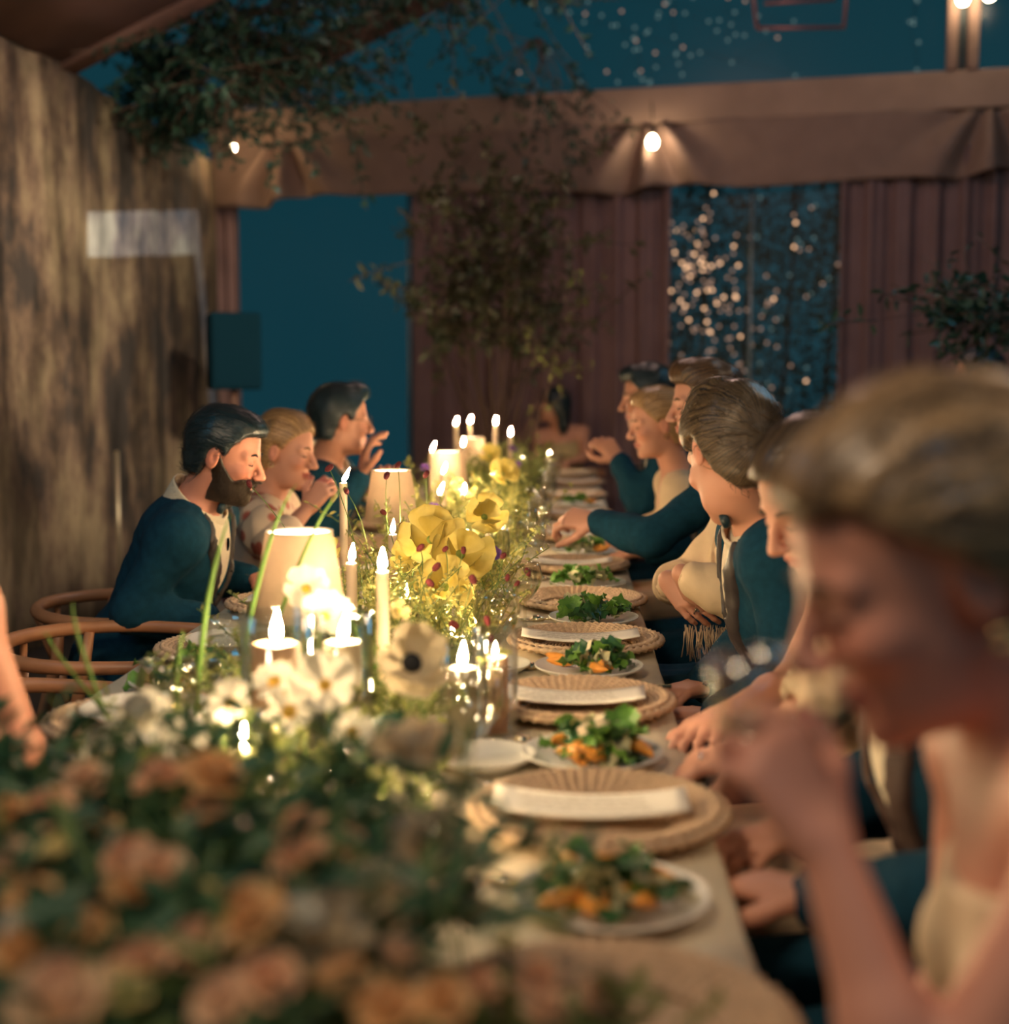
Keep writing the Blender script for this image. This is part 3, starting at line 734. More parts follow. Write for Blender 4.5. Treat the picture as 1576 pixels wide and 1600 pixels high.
def above(p, q):      # sy above the line p-q
    m_ = (q[1] - p[1]) / (q[0] - p[0]); return mth('GREATER_THAN', mth('SUBTRACT', sy, mth('MULTIPLY_ADD', sx, m_, p[1] - m_ * p[0])), 0.0)
def below(p, q): return mth('SUBTRACT', 1.0, above(p, q))
def right_of(p, q):
    m_ = (q[0] - p[0]) / (q[1] - p[1]); return mth('GREATER_THAN', mth('SUBTRACT', sx, mth('MULTIPLY_ADD', sy, m_, p[0] - m_ * p[1])), 0.0)
SLIDE = (TL, TR, BL, BR, FR)

band = mth('MULTIPLY', mth('MULTIPLY', below(TL, TR), above(BL, BR)), mth('MULTIPLY', right_of(TL, BL), mth('SUBTRACT', 1.0, right_of(TR, FR))))
lowr = slide(-2.67, 10.25, 1.1)
strip = mth('MULTIPLY', mth('MULTIPLY', below(BL, BR), mth('GREATER_THAN', sy, FR[1])), mth('MULTIPLY', right_of(BR, lowr), mth('SUBTRACT', 1.0, right_of(TR, FR))))
tot = mth('ADD', band, mth('MULTIPLY', strip, .8))
nt.links.new(mth('MULTIPLY', tot, 1.0), em.inputs['Strength'])
# ------------------------------------------------------------------ the long table
TX0, TX1, TY0, TY1, TZ = -.88, .184, .35, 9.25, .75
wood = mat('table_wood', (.16, .09, .05), .5, var=.2, scale=4, stretch=(1, .2, 1))
tb = thing('banquet_table', 'very long narrow banquet table hidden under a cream cloth', 'table', (-.35, 4.8, 0))
mb = MB(); mb.box(((TX0 + TX1) / 2, (TY0 + TY1) / 2, .728), (TX1 - TX0 - .01, TY1 - TY0 - .01, .036)); mb.build('tabletop', wood, tb, False)
for y in (.5, 2.7, 4.9, 7.1, 9.1):
    for x in (-.78, .08):
        mb = MB(); mb.tube([(x, y, 0), (x, y, .712)], .028, 10); mb.build('leg', wood, tb)
linen = mat('linen_cloth', (.60, .52, .38), .85, var=.06, scale=14, bump=.12, bscale=260)
def cloth():
    prof = [(TX0 - .045, .48), (TX0 - .035, .55), (TX0 - .022, .64), (TX0 - .010, .735), (TX0 - .002, .7495)]
    n = 22; prof += [(TX0 + (TX1 - TX0) * i / n, .7505) for i in range(1, n)] + [(TX1 + .002, .7495), (TX1 + .010, .735), (TX1 + .022, .64), (TX1 + .035, .55), (TX1 + .045, .48)]
    ys = np.linspace(TY0 - .01, TY1 + .01, 420); V = []; m = len(prof)
    for y in ys:
        for x, z in prof:
            h = max(0, .745 - z) / .27; sgn = 1 if x > -.3 else -1
            w = h * (.022 * math.sin(y * 17 + 1.3 * math.sin(y * 3.1)) + .012 * math.sin(y * 41 + 2))
            r = .0006 * math.sin(x * 23 + y * 31) + .0005 * math.sin(x * 57 - y * 19)
            V.append((x + sgn * w, y, z + r * (h == 0)))
    Fc = [(i * m + j, i * m + j + 1, (i + 1) * m + j + 1, (i + 1) * m + j) for i in range(len(ys) - 1) for j in range(m - 1)]
    return V, Fc
v, f = cloth(); o = solid(mk('tablecloth', v, f, linen), .003); tag(o, 'cream linen tablecloth draped over the long banquet table', 'tablecloth')
# ------------------------------------------------------------------ prototypes of tableware (built at the origin, copied, then removed)
rattan = mat('rattan', (.56, .39, .25), .7, var=.12, scale=60, bump=.3, bscale=200)
def charger_proto():
    t = thing('charger_plate', 'x', 'plate', (0, 0, 0))
    # woven rings: each coil scalloped all the way round
    def coil(name, rings, n=150):
        mb = MB()
        for (r, z, rr, tw) in rings:
            V = []; Fc = []; m = 6
            for i in range(n):
                a = 2 * math.pi * i / n; bump = 1 + .45 * math.cos(i * math.pi * 2 / 3 + tw)
                for j in range(m):
                    q = 2 * math.pi * j / m
                    V.append(((r + rr * bump * math.cos(q)) * math.cos(a), (r + rr * bump * math.cos(q)) * math.sin(a), z + rr * bump * math.sin(q)))
            Fc = [(i * m + j, ((i + 1) % n) * m + j, ((i + 1) % n) * m + (j + 1) % m, i * m + (j + 1) % m) for i in range(n) for j in range(m)]
            mb.add(V, Fc)
        return mb.build(name, rattan, t)
    mb = MB(); mb.lathe([(.001, .004), (.098, .004), (.108, .006), (.158, .0245), (.165, .025), (.167, .018), (.112, .0), (.001, .0)], 64); mb.build('base', rattan, t)
    coil('woven_well', [(r, .0055, .0032, r * 300) for r in np.arange(.012, .100, .0075)], 90)
    coil('woven_rim', [(.108 + .0078 * k, .0115 + .0029 * k, .0046, k * .5) for k in range(7)], 168)
    coil('rim_edge', [(.165, .0225, .0065, 0)])
    return t
card_m = mat('menu_paper', (.86, .80, .70), .8)
ink = mat('menu_ink', (.52, .46, .38), .8)
def napkin_proto():
    t = thing('menu_card', 'x', 'menu card', (0, 0, 0))
    def bow(u, w): return .004 + .010 * (abs(u) / .128) ** 2
    V, Fc = grid_mesh(15, 5, lambda a, q: ((q - .5) * .098, (a - .5) * .256, .010 + .013 * ((a - .5) * 2) ** 2))
    o = mk('card', V, Fc, card_m, t); solid(o, .003)
    mb = MB(); r = random.Random(3)
    for i in range(4):
        x = -.030 + .018 * i; y = -.085 + r.random() * .02
        while y < .085:
            L = .006 + r.random() * .016
            z = .0125 + .013 * ((y + L / 2) / .128) ** 2
            mb.add([(x, y, z), (x + .0045, y, z), (x + .0045, y + L, z), (x, y + L, z)], [(0, 1, 2, 3)]); y += L + .005
    mb.build('lettering', ink, t, False)
    return t
china = mat('white_china', (.80, .77, .70), .25, spec=.5)
def plate_proto(name, r, m=china):
    t = thing(name, 'x', 'plate', (0, 0, 0))
    mb = MB(); mb.lathe([(.001, .006), (r * .62, .006), (r * .72, .009), (r * .97, .020), (r, .0215), (r, .0185), (r * .72, .004), (r * .62, 0), (.001, 0)], 48); mb.build('dish', m, t)
    mb = MB(); mb.lathe([(r * .985, .0205), (r * 1.0, .0225), (r * 1.008, .0205), (r * 1.0, .0185)], 48, close=True); mb.build('rim', m, t)
    return t
green_a = mat('salad_green', (.075, .20, .03), .45, col2=(.16, .34, .06), scale=30, bump=.2, transl=.15)
green_b = mat('salad_dark', (.02, .085, .035), .4, col2=(.05, .14, .04), scale=30, transl=.1)
pale = mat('salad_pale', (.55, .52, .30), .5, var=.15, scale=30, transl=.15)
orange_m = mat('orange_segment', (.90, .36, .06), .35, var=.15, scale=50, bump=.25, bscale=240)
cheese_m = mat('shaved_cheese', (.82, .70, .48), .6, var=.1, scale=40)
def salad_leaf(seed, L=.055, wd=.026):
    r = random.Random(seed); ph = r.random() * 6
    def fn(u, q):
        w = wd * math.sin(math.pi * min(1, .08 + .9 * u)) ** .7 * (1 + .22 * math.sin(u * 22 + ph)); s_ = (q - .5) * 2
        return (u * L, s_ * w, .012 * math.sin(u * 3) + .009 * s_ * s_ + .006 * math.sin(u * 14 + s_ * 4 + ph))
    V, Fc = grid_mesh(8, 5, fn); me = mk('leaf', V, Fc, None); d = me.data; bpy.data.objects.remove(me); return d
LEAF_D = {}
for mname, mm in (('a', green_a), ('b', green_b), ('c', pale)):
    LEAF_D[mname] = []
    for q in range(3):
        d = salad_leaf(q + ord(mname)); d.materials.append(mm); LEAF_D[mname].append(d)
def seg_mesh():
    V, Fc = grid_mesh(9, 7, lambda u, q: (.030 * math.cos(math.pi * u) , .010 * math.sin(math.pi * u) * math.cos(2 * math.pi * q) + .016 * math.sin(math.pi * u) - .008, .011 * math.sin(math.pi * u) * math.sin(2 * math.pi * q)))
    o = mk('orange_segment', V, Fc, orange_m); d = o.data; bpy.data.objects.remove(o); return d
def cheese_mesh():
    V, Fc = grid_mesh(8, 4, lambda u, q: (.032 * (u - .5), .014 * (q - .5), .008 * math.sin(u * 5)))
    o = mk('cheese_shaving', V, Fc, cheese_m); d = o.data; bpy.data.objects.remove(o); return d
SEG = seg_mesh(); CHS = cheese_mesh()
def salad(loc, label, seed, r=.075, nl=34, ns=3, nc=2, mix='aaabbc', sc=1.0, group='green salads on white plates'):
    q = random.Random(seed); t = thing('green_salad', label, 'salad', loc, group)
    for i in range(nl):
        a = q.random() * 6.28; rr = r * math.sqrt(q.random()) * .85; h = .010 + .040 * (1 - rr / r) * q.random()
        M = Matrix.Translation((rr * math.cos(a), rr * math.sin(a), h)) @ Euler((q.uniform(-.7, .7), q.uniform(-.8, .35), q.random() * 6.28)).to_matrix().to_4x4() @ Matrix.Scale(sc * q.uniform(.65, 1.05), 4)
        inst(random.Random(seed * 77 + i).choice(LEAF_D[mix[i % len(mix)]]), t, M, 'leaf')
    for i in range(ns):
        a = q.random() * 6.28 if ns > 1 else 0; rr = r * q.uniform(.55, .95)
        M = Matrix.Translation((rr * math.cos(a), rr * math.sin(a), .022)) @ Euler((q.uniform(-.5, .5), q.uniform(-.4, .4), q.random() * 6.28)).to_matrix().to_4x4()
        inst(SEG, t, M, 'orange_segment')
    for i in range(nc):
        M = Matrix.Translation((q.uniform(-.03, .03), q.uniform(-.03, .03), .050 + .006 * i)) @ Euler((q.uniform(-.6, .6), q.uniform(-.6, .6), q.random() * 6.28)).to_matrix().to_4x4()
        inst(CHS, t, M, 'cheese_shaving')
    return t
clear = glass_mat('clear_glass', (.97, .98, .97), 1.5, .012, .85, .085)
smoky = glass_mat('smoky_glass', (.94, .93, .88), 1.5, .015, .85, .085)
water_m = glass_mat('water', (.93, .93, .90), 1.33, .01, .5, .02)
wine_m = glass_mat('white_wine', (.95, .92, .78), 1.34, .01, .5, .02)
def stem_glass_proto(name, R, H, bowl, stem_r=.005, foot=.036, m=clear, fill=.0, fill_m=None, tulip=.8):
    t = thing(name, 'x', 'glass', (0, 0, 0)); b0 = H - bowl
    out = [(.004, b0)]; 
    for i in range(1, 13):
        u = i / 12; rr = R * (math.sin(min(1, u * 1.45) * math.pi / 2) ** .75) * (1 if u < .62 else 1 - (1 - tulip) * ((u - .62) / .38) ** 1.5); out.append((rr, b0 + bowl * u))
    inn = [(max(.001, r_ - .0016), z + (.002 if i == 0 else 0)) for i, (r_, z) in enumerate(out)]
    mb = MB(); mb.lathe(out + inn[::-1], 32); mb.build('bowl', m, t)
    mb = MB(); mb.lathe([(.0045, b0 + .003), (stem_r, b0 - .006), (stem_r * .9, b0 * .55), (stem_r * 1.2, .012), (foot * .5, .005), (foot, .002), (foot, 0), (.001, 0)], 28); mb.build('stem_and_foot', m, t)
    mb = MB(); mb.tube([(out[-1][0] * math.cos(a), out[-1][0] * math.sin(a), H) for a in np.linspace(0, 2 * math.pi, 33)[:-1]], .0011, 6, True); mb.build('rim', m, t)
    if fill:
        prof = [(max(.001, r_ - .0022), z) for r_, z in out if z <= b0 + bowl * fill]; zt = prof[-1][1]
        mb = MB(); mb.lathe(prof + [(prof[-1][0], zt), (.001, zt)], 32); mb.build('drink', fill_m, t)
    return t
def tumbler_proto(name, R, H, m=clear, ribs=0, fill=.0, fill_m=None):
    t = thing(name, 'x', 'glass', (0, 0, 0)); n = 48; V = []; 
    prof = [(R * .86, 0), (R * .9, H * .3), (R * .96, H * .7), (R, H), (R - .002, H), (R * .94 - .002, H * .7), (R * .88 - .002, .012), (.001, .010)]
    for r_, z in prof:
        for j in range(n):
            a = 2 * math.pi * j / n; k = 1 + (.035 * math.cos(j * ribs * 2 * math.pi / n) if ribs and z < H * .8 else 0); V.append((r_ * k * math.cos(a), r_ * k * math.sin(a), z))
    Fc = [(i * n + j, i * n + (j + 1) % n, (i + 1) * n + (j + 1) % n, (i + 1) * n + j) for i in range(len(prof) - 1) for j in range(n)]; Fc.append(tuple(range(n))[::-1])
    mk('body', V, Fc, m, t)
    mb = MB(); mb.tube([(R * math.cos(a), R * math.sin(a), H) for a in np.linspace(0, 2 * math.pi, 33)[:-1]], .0012, 6, True); mb.build('rim', m, t)
    if fill:
        mb = MB(); mb.lathe([(.001, .013), (R * .86, .013), (R * .9, H * fill), (.001, H * fill)], 28); mb.build('drink', fill_m, t)
    return t
silver = mat('flatware', (.78, .66, .46), .22, metal=1.0)
def cutlery_proto(kind):
    t = thing(kind, 'x', 'cutlery', (0, 0, 0)); mb = MB()
    mb.tube([(0, -.10, .004), (0, -.04, .004), (0, .035, .006)], [.0042, .0030, .0022], 8); mb.build('handle', silver, t)
    if kind == 'table_knife':
        V = [(-.004, .035, .002), (.007, .035, .002), (.009, .09, .002), (.002, .118, .002), (-.004, .10, .002)]; V += [(x, y, .004) for x, y, z in V]
        mk('blade', V, [(4, 3, 2, 1, 0), (5, 6, 7, 8, 9)] + [(i, (i + 1) % 5, (i + 1) % 5 + 5, i + 5) for i in range(5)], silver, t, False)
    else:
        mb = MB(); mb.tube([(0, .033, .006), (0, .048, .005), (0, .062, .005)], [.003, .011, .010], 8); mb.build('neck', silver, t)
        for k in range(4):
            x = -.0090 + .006 * k; mb = MB(); mb.tube([(x, .060, .005), (x, .085, .004), (x * .9, .103, .007)], [.0018, .0016, .0008], 6); mb.build('tine', silver, t)
    return t
protos = []
CH = charger_proto(); NP = napkin_proto(); SP = plate_proto('salad_plate', .108); BP = plate_proto('bread_plate', .078)
WG = stem_glass_proto('wine_glass', .046, .176, .104, fill=.42, fill_m=wine_m, m=smoky, tulip=.84)
GB = stem_glass_proto('water_goblet', .047, .172, .112, stem_r=.008, foot=.034, fill=.72, fill_m=water_m, tulip=.93)
FL = stem_glass_proto('champagne_flute', .030, .215, .145, fill=.6, fill_m=wine_m, tulip=.86)
TM = tumbler_proto('water_tumbler', .040, .095, ribs=12, fill=.6, fill_m=water_m)
FK = cutlery_proto('table_fork'); KN = cutlery_proto('table_knife')
protos = [CH, NP, SP, BP, WG, GB, FL, TM, FK, KN]
HPI = math.pi / 2
RY = [1.16, 1.77, 2.40, 2.98, 3.55, 4.25, 5.08, 5.95, 6.95, 7.85, 8.70]
who = ['the woman bending over her glass', 'the man behind the bent woman', 'the off-shoulder cream dress', 'the man turned away', 'the woman with folded arms',
       'the reaching man', 'the open-bloused blonde woman', 'the black-haired man', 'the empty place past the black-haired man', 'the second place from the far end', 'the far end of the table']
CG, MG = 'woven chargers along the people side', 'menu cards on the chargers'
for i, y in enumerate(RY):
    x = .035 + .012 * math.sin(i * 2.3)
    place(CH, (x, y, TZ + .002), .3 * i, 'round woven rattan charger plate before ' + who[i], CG)
    if i not in (0, 4): place(NP, (x - .012, y, TZ + .017), HPI + random.uniform(-.04, .04), 'white menu card curving across the charger before ' + who[i], MG)
SY = [1.475, 2.065, 2.71, 3.29, 3.88, 4.62, 5.5, 6.45]
for i, y in enumerate(SY):
    x = (.05, .04, .045, .065, .06, .06, .06, .06)[i]
    lab = 'white plate of salad between the ' + ['two chargers nearest the camera', 'second and third chargers from the camera', 'third and fourth chargers from the camera', 'fourth and fifth chargers from the camera',
          'fifth and sixth chargers from the camera', 'sixth and seventh chargers from the camera', 'seventh and eighth chargers from the camera', 'eighth and ninth chargers from the camera'][i]
    place(SP, (x, y, TZ + .002), .2 * i, lab.replace('white plate of salad', 'white china plate under the salad'), 'white salad plates')
    salad((x, y, TZ + .010), lab.replace('white plate of salad', 'green leaf and orange salad heaped'), 31 + i, nl=(38, 40, 34, 32, 26, 22, 18, 14)[i], ns=(8, 6, 5, 4, 3, 2, 1, 1)[i], nc=(0, 4, 2, 2, 1, 1, 0, 0)[i], mix=('bbcacb', 'aacbab', 'baacab', 'aabbca', 'aac', 'aac', 'aab', 'aab')[i])
for i, y in enumerate(RY[1:7]):
    place(FK, (-.02, y - .225, TZ + .002), HPI + .06 * math.sin(i), 'gold fork on the near side of the charger before ' + who[i + 1], 'gold flatware')
    place(KN, (.10, y + .19, TZ + .002), HPI + .05 * math.cos(i), 'gold knife on the far side of the charger before ' + who[i + 1], 'gold flatware')
# left side settings
LY = [1.60, 2.23, 2.86, 3.46, 4.10, 4.75, 5.45, 6.3]
lwho = ['the bare arm at the photo edge', 'the nearer empty bentwood chair', 'the farther empty bentwood chair', 'the bearded man in black tie', 'the blonde woman in the flowered blouse', 'the dark-haired man with raised hands', 'a seat beyond the dark-haired man', 'the second seat beyond the dark-haired man']
for i, y in enumerate(LY):
    place(CH, (-.70, y, TZ + .002), .5 * i, 'round woven rattan charger plate before ' + lwho[i], 'woven chargers along the canvas side')
    if i in (0, 3, 4): place(NP, (-.69, y, TZ + .012), HPI, 'white menu card on the charger before ' + lwho[i], 'menu cards on the canvas side')
place(SP, (-.70, 2.23, TZ + .024), 0, 'grey white plate stacked on the charger of the nearer empty chair', 'stacked white plates')
place(SP, (-.70, 2.86, TZ + .024), 0, 'grey white plate stacked on the charger of the farther empty chair', 'stacked white plates')
salad((-.72, 2.545, TZ + .010), 'small salad with dark leaves between the two empty chairs', 91, nl=22, ns=2, nc=0, mix='bab'); place(SP, (-.72, 2.545, TZ + .002), 0, 'white plate under the dark salad between the empty chairs', 'white salad plates')
# glasses
GG = 'stemmed glasses along the flowers'
place(GB, (-.135, 1.95, TZ + .002), 0, 'tall water goblet catching bright candle glints, largest and nearest glass', GG)
place(WG, (-.135, 2.63, TZ + .002), 0, 'rounded wine glass with pale wine behind the water goblet', GG)
place(WG, (-.098, 3.21, TZ + .002), 0, 'wine glass standing just beyond the rounded one, beside the fourth charger', GG, .9)
place(FL, (-.175, 3.55, TZ + .002), 0, 'straight tall flute with a candle glowing behind it', GG, .95)
for i, (x, y, g_) in enumerate(((-.105, 4.02, GB), (-.13, 4.45, WG), (-.10, 4.85, GB), (-.12, 5.35, WG), (-.09, 5.9, GB), (-.10, 6.5, WG), (-.08, 7.2, GB), (-.06, 7.9, WG))):
    place(g_, (x, y, TZ + .002), 0, ['water goblet beside the fifth charger from the camera', 'wine glass just short of the reaching hand', 'water goblet beside the reaching hand', 'wine glass beyond the reaching hand', 'water goblet level with the blonde woman', 'wine glass level with the black-haired man', 'water goblet in the blur towards the far end', 'wine glass nearest the far end of the table'][i], GG)
place(BP, (-.125, 2.04, TZ + .002), 0, 'small grey side plate under the water goblet glow', 'side plates')
place(BP, (-.15, 2.72, TZ + .002), 0, 'small side plate beneath the rounded wine glass', 'side plates')
for i, (x, y) in enumerate(((-.672, 2.66), (-.610, 2.40), (-.545, 3.30), (-.60, 3.05))):
    place(TM, (x, y, TZ + .026 if i < 1 else TZ + .002), 0, ['ribbed water tumbler beside the farther empty setting', 'ribbed water tumbler beside the nearer empty setting', 'clear tumbler between the second lamp and the flowers', 'ribbed tumbler before the bearded man'][i], 'ribbed tumblers')
place(WG, (-.55, 2.50, TZ + .002), 0, 'wine glass standing on the canvas side near the shaded lamp', GG)
place(WG, (-.58, 1.95, TZ + .002), 0, 'wine glass on the canvas side in front of the white flowers', GG)
for p in protos: drop(p)
# ------------------------------------------------------------------ chairs
bent = mat('bent_ash', (.47, .21, .10), .42, var=.15, scale=6, stretch=(1, 1, .3), spec=.5)
cord = mat('paper_cord', (.45, .32, .18), .8, var=.1, scale=60, bump=.4, bscale=120)
def chair_proto():
    t = thing('bentwood_chair', 'x', 'chair', (0, 0, 0))        # faces +x, seat centre at the origin
    pts = []
    for a in np.linspace(-1, 1, 33):
        th = a * math.radians(118); x = -.02 - .245 * math.cos(th); y = .265 * math.sin(th)
        if abs(a) > .85: x += (abs(a) - .85) * .5
        pts.append((x, y, .715 - .010 * abs(a)))
    mb = MB(); mb.tube(pts, [.014 + .004 * math.cos(a * 1.4) for a in np.linspace(-1, 1, 33)], 10); mb.build('top_rail', bent, t)
    for s_ in (-1, 1):
        mb = MB(); mb.tube([(-.23, s_ * .19, 0), (-.22, s_ * .20, .30), (-.19, s_ * .215, .46), (-.155, s_ * .205, .60), (-.14, s_ * .215, .70)], [.013, .017, .018, .016, .013], 10); mb.build('leg', bent, t)
        mb = MB(); mb.tube([(.21, s_ * .235, 0), (.21, s_ * .235, .25), (.205, s_ * .235, .445)], [.012, .017, .015], 10); mb.build('leg', bent, t)
        mb = MB(); mb.tube([(-.21, s_ * .205, .40), (.205, s_ * .235, .40)], .013, 8); mb.build('seat_rail', bent, t)
        mb = MB(); mb.tube([(-.225, s_ * .197, .24), (.21, s_ * .235, .26)], .010, 8); mb.build('stretcher', bent, t)
    mb = MB(); mb.tube([(.205, -.235, .42), (.205, .235, .42)], .014, 8); mb.build('seat_rail', bent, t)
    mb = MB(); mb.tube([(-.21, -.205, .40), (-.21, .205, .40)], .014, 8); mb.build('seat_rail', bent, t)
    mb = MB(); mb.tube([(-.195, 0, .41), (-.235, 0, .55)], [.012, .016], 8)
    for s_ in (-1, 1): mb.tube([(-.230, 0, .54), (-.245, s_ * .03, .60), (-.258, s_ * .085, .705)], [.013, .011, .009], 8)
    mb.build('wishbone_splat', bent, t)
    V, Fc = grid_mesh(17, 17, lambda u, q: (-.20 + .40 * u, (q - .5) * 2 * (.20 + .03 * u), .428 - .018 * math.sin(math.pi * u) * math.sin(math.pi * q) + .0015 * math.sin((q if abs(u - .5) > abs(q - .5) else u) * 140)))
    solid(mk('woven_seat', V, Fc, cord, t), .02)
    return t
CHR = chair_proto()
# ------------------------------------------------------------------ candles and lamps
flame_m = emis('flame', (1.0, .70, .38), 1100)
lamp_glow = emis('lamp_bulb', (1.0, .66, .34), 70)
wax = mat('ivory_wax', (.86, .70, .50), .45, sss=.0, transl=.45)
wax_peach = mat('peach_wax', (.88, .58, .38), .45, transl=.45)
wick_m = mat('wick', (.02, .015, .01), .8)
brass = mat('brass', (.62, .40, .16), .3, metal=1.0)
def flame_mesh(h=.034, r=.0058, lean=(0, 0)):
    prof = [(.0005, 0), (r * .55, h * .06), (r * .95, h * .20), (r, h * .32), (r * .82, h * .52), (r * .45, h * .76), (r * .15, h * .93), (.0003, h)]
    mb = MB(); mb.lathe(prof, 10); return [(x + lean[0] * z, y + lean[1] * z, z) for x, y, z in mb.v], mb.f
def candle(loc, top, r, label, kind='taper_candle', holder='brass', lean=(.1, .05), group='tall taper candles', m=None, fl=1.0):
    t = thing(kind, label, 'candle', loc, group); x, y, z = loc; h0 = .035 if holder == 'brass' else .004
    mb = MB(); n = 18
    rim = r * .97
    mb.lathe([(.001, h0), (r * (1.04 if kind[0] == 't' else 1), h0), (r, h0 + .5 * (top - z - h0)), (rim, top - z), (rim * .82, top - z + .0015), (r * .45, top - z - .004), (.001, top - z - .005)], n, loc)
    mb.build('wax_body', m or wax, t)
    mb = MB(); mb.tube([(x, y, top - .006), (x, y, top + .006)], .0011, 5); w = mb.build('wick', wick_m, t)
    v, f = flame_mesh(.036 * fl, .0062 * fl, lean); mk('flame', [(a + x, b + y, c + top + .004) for a, b, c in v], f, flame_m, t)
    if holder == 'brass':
        mb = MB(); mb.lathe([(.001, 0), (.034, 0), (.036, .004), (.012, .010), (.009, .020), (r + .004, .028), (r + .005, .046), (r + .001, .046), (r + .001, .036), (.001, .036)], 24, loc); mb.build('holder', brass, t)
    elif holder == 'glass':
        hh = top - z + .045; R = r + .016
        mb = MB(); mb.lathe([(.001, .001), (R * .97, .001), (R, .01), (R, hh), (R - .002, hh), (R - .002, .006), (.001, .004)], 32, loc); mb.build('glass_cylinder', clear, t)
        mb = MB(); mb.tube([(x + R * math.cos(a), y + R * math.sin(a), z + hh) for a in np.linspace(0, 2 * math.pi, 33)[:-1]], .0013, 6, True); mb.build('glass_rim', clear, t)
    return t
Z0 = TZ + .002
tapers = [  # x, y, top, label
 (-.305, 2.25, 1.020, 'ivory taper with a tall steady flame between nearest lamp and wine glass', (.02, 0)),
 (-.590, 3.60, 1.070, 'taper candle with a slanting flame before the blonde woman on the canvas side', (.5, 0)),
 (-.435, 3.40, .955, 'short taper candle just left of the big yellow flowers', (.1, 0)),
 (-.212, 3.70, .940, 'taper candle with leaning flame behind the tall flute', (.6, 0)),
 (-.415, 2.62, .985, 'taper candle half hidden right behind the nearest lampshade', (.1, 0)),
 (-.411, 4.40, .975, 'taper candle with tilted flame left of the purple blossom', (.4, 0)),
 (-.421, 4.65, 1.025, 'taper candle standing just below the third lampshade', (.3, 0)),
 (-.499, 5.05, 1.080, 'tall taper candle left of the third lampshade', (.4, 0)),
 (-.365, 4.85, .940, 'low taper candle amid the green sprays beyond the yellow flowers', (.1, 0)),
 (-.300, 5.60, .965, 'taper candle amid the yellow-green sprays of the far runner', (.1, 0)),
 (-.560, 6.90, 1.125, 'left one of the double flames at the far end of the runner', (.3, 0)),
 (-.500, 7.05, 1.130, 'right one of the double flames at the far end of the runner', (.3, 0)),
 (-.365, 7.00, 1.125, 'far taper candle right of the farthest lampshade', (.1, 0)),
 (-.269, 6.50, 1.085, 'far taper candle, rightmost in the cluster beyond the lamps', (.1, 0)),
 (-.470, 6.20, 1.050, 'far taper candle in front of the farthest lampshade', (.1, 0)),
]
for x, y, top, lab, ln in tapers: candle((x, y, Z0), top, .0108, lab, lean=ln)
candle((-.420, 1.95, Z0), .955, .036, 'thick peach pillar candle in glass behind the white flowers, left of two', 'pillar_candle', 'glass', (.05, 0), 'pillar candles', wax_peach, 1.25)
candle((-.335, 2.02, Z0), .945, .030, 'thick ivory pillar candle in glass behind the white flowers, right of two', 'pillar_candle', 'glass', (.15, 0), 'pillar candles', None, 1.15)
candle((-.165, 2.15, Z0), .880, .024, 'ivory candle in a clear glass cylinder right behind the water goblet', 'pillar_candle', 'glass', (.05, 0), 'pillar candles', None, 1.1)
candle((-.118, 2.24, Z0), .880, .022, 'peach candle in a glass cylinder beside the one behind the water goblet', 'pillar_candle', 'glass', (.05, 0), 'pillar candles', wax_peach, .6)
for i, (x, y, z) in enumerate(((-.41, 1.70, .865), (-.29, 1.78, .830), (-.20, 1.60, .79), (-.36, 3.05, .85), (-.24, 2.85, .80), (-.30, 4.1, .86), (-.22, 4.65, .84))):
    candle((x, y, Z0), z, .018, ['low votive flame glowing amid the white flowers, the left one', 'low votive flame under the white daisy', 'low votive flame close to the foremost charger', 'votive flame sunk in the greenery below the yellow flowers', 'votive flame on the cloth beside the rounded wine glass', 'votive flame beyond the big yellow flowers', 'votive flame near the reaching hand'][i], 'votive_candle', 'glass', (.05, 0), 'votive candles', None, .85)
shade_m = mat('shade_linen', (.70, .56, .40), .85, var=.06, scale=30, bump=.15, bscale=300, transl=.40)
def lamp(loc, label, seed, R0=.058, R1=.082, h=.150, top=1.075, dim=1.0):
    x, y, z = loc; t = thing('table_lamp', label, 'lamp', loc, 'small shaded table lamps'); zb = top - z - h
    mb = MB(); mb.lathe([(.001, 0), (.045, 0), (.046, .006), (.012, .012), (.008, .03), (.007, zb + .05)], 24, loc); mb.build('base_and_stem', brass, t)
    mb = MB(); n = 40; mb.lathe([(R1, zb), (R1 * .5 + R0 * .5, zb + h / 2), (R0, zb + h), (R0 - .0015, zb + h), (R1 * .5 + R0 * .5 - .0015, zb + h / 2), (R1 - .0015, zb)], n, loc, True); s_ = mb.build('shade', shade_m, t)
    for r_, zz_ in ((R0, zb + h), (R1, zb)):
        mb = MB(); mb.tube([(x + r_ * math.cos(a), y + r_ * math.sin(a), z + zz_) for a in np.linspace(0, 2 * math.pi, 41)[:-1]], .0016, 6, True); mb.build('shade_trim', shade_m, s_)
    # flat glowing diffuser a little below the open top
    mb = MB(); mb.lathe([(.001, zb + h - .002), (R0 * .93, zb + h - .002), (R0 * .93, zb + h - .008), (.001, zb + h - .008)], 28, loc); mb.build('glowing_diffuser', emis('diffuser_glow', (1.0, .78, .52), 16), t)
    mb = MB(); mb.lathe([(.001, zb + .03), (.010, zb + .035), (.013, zb + .055), (.008, zb + .075), (.001, zb + .08)], 12, loc); mb.build('bulb', emis('lamp_bulb_dim', (1.0, .66, .38), 14), t)
lamp((-.465, 2.36, Z0), 'shaded table lamp with bright open top, nearest and largest of the lamps', 1)
lamp((-.520, 4.05, Z0), 'shaded table lamp glowing in the flowers before the blonde woman', 2)
lamp((-.451, 5.20, Z0), 'third shaded table lamp along the runner', 3)
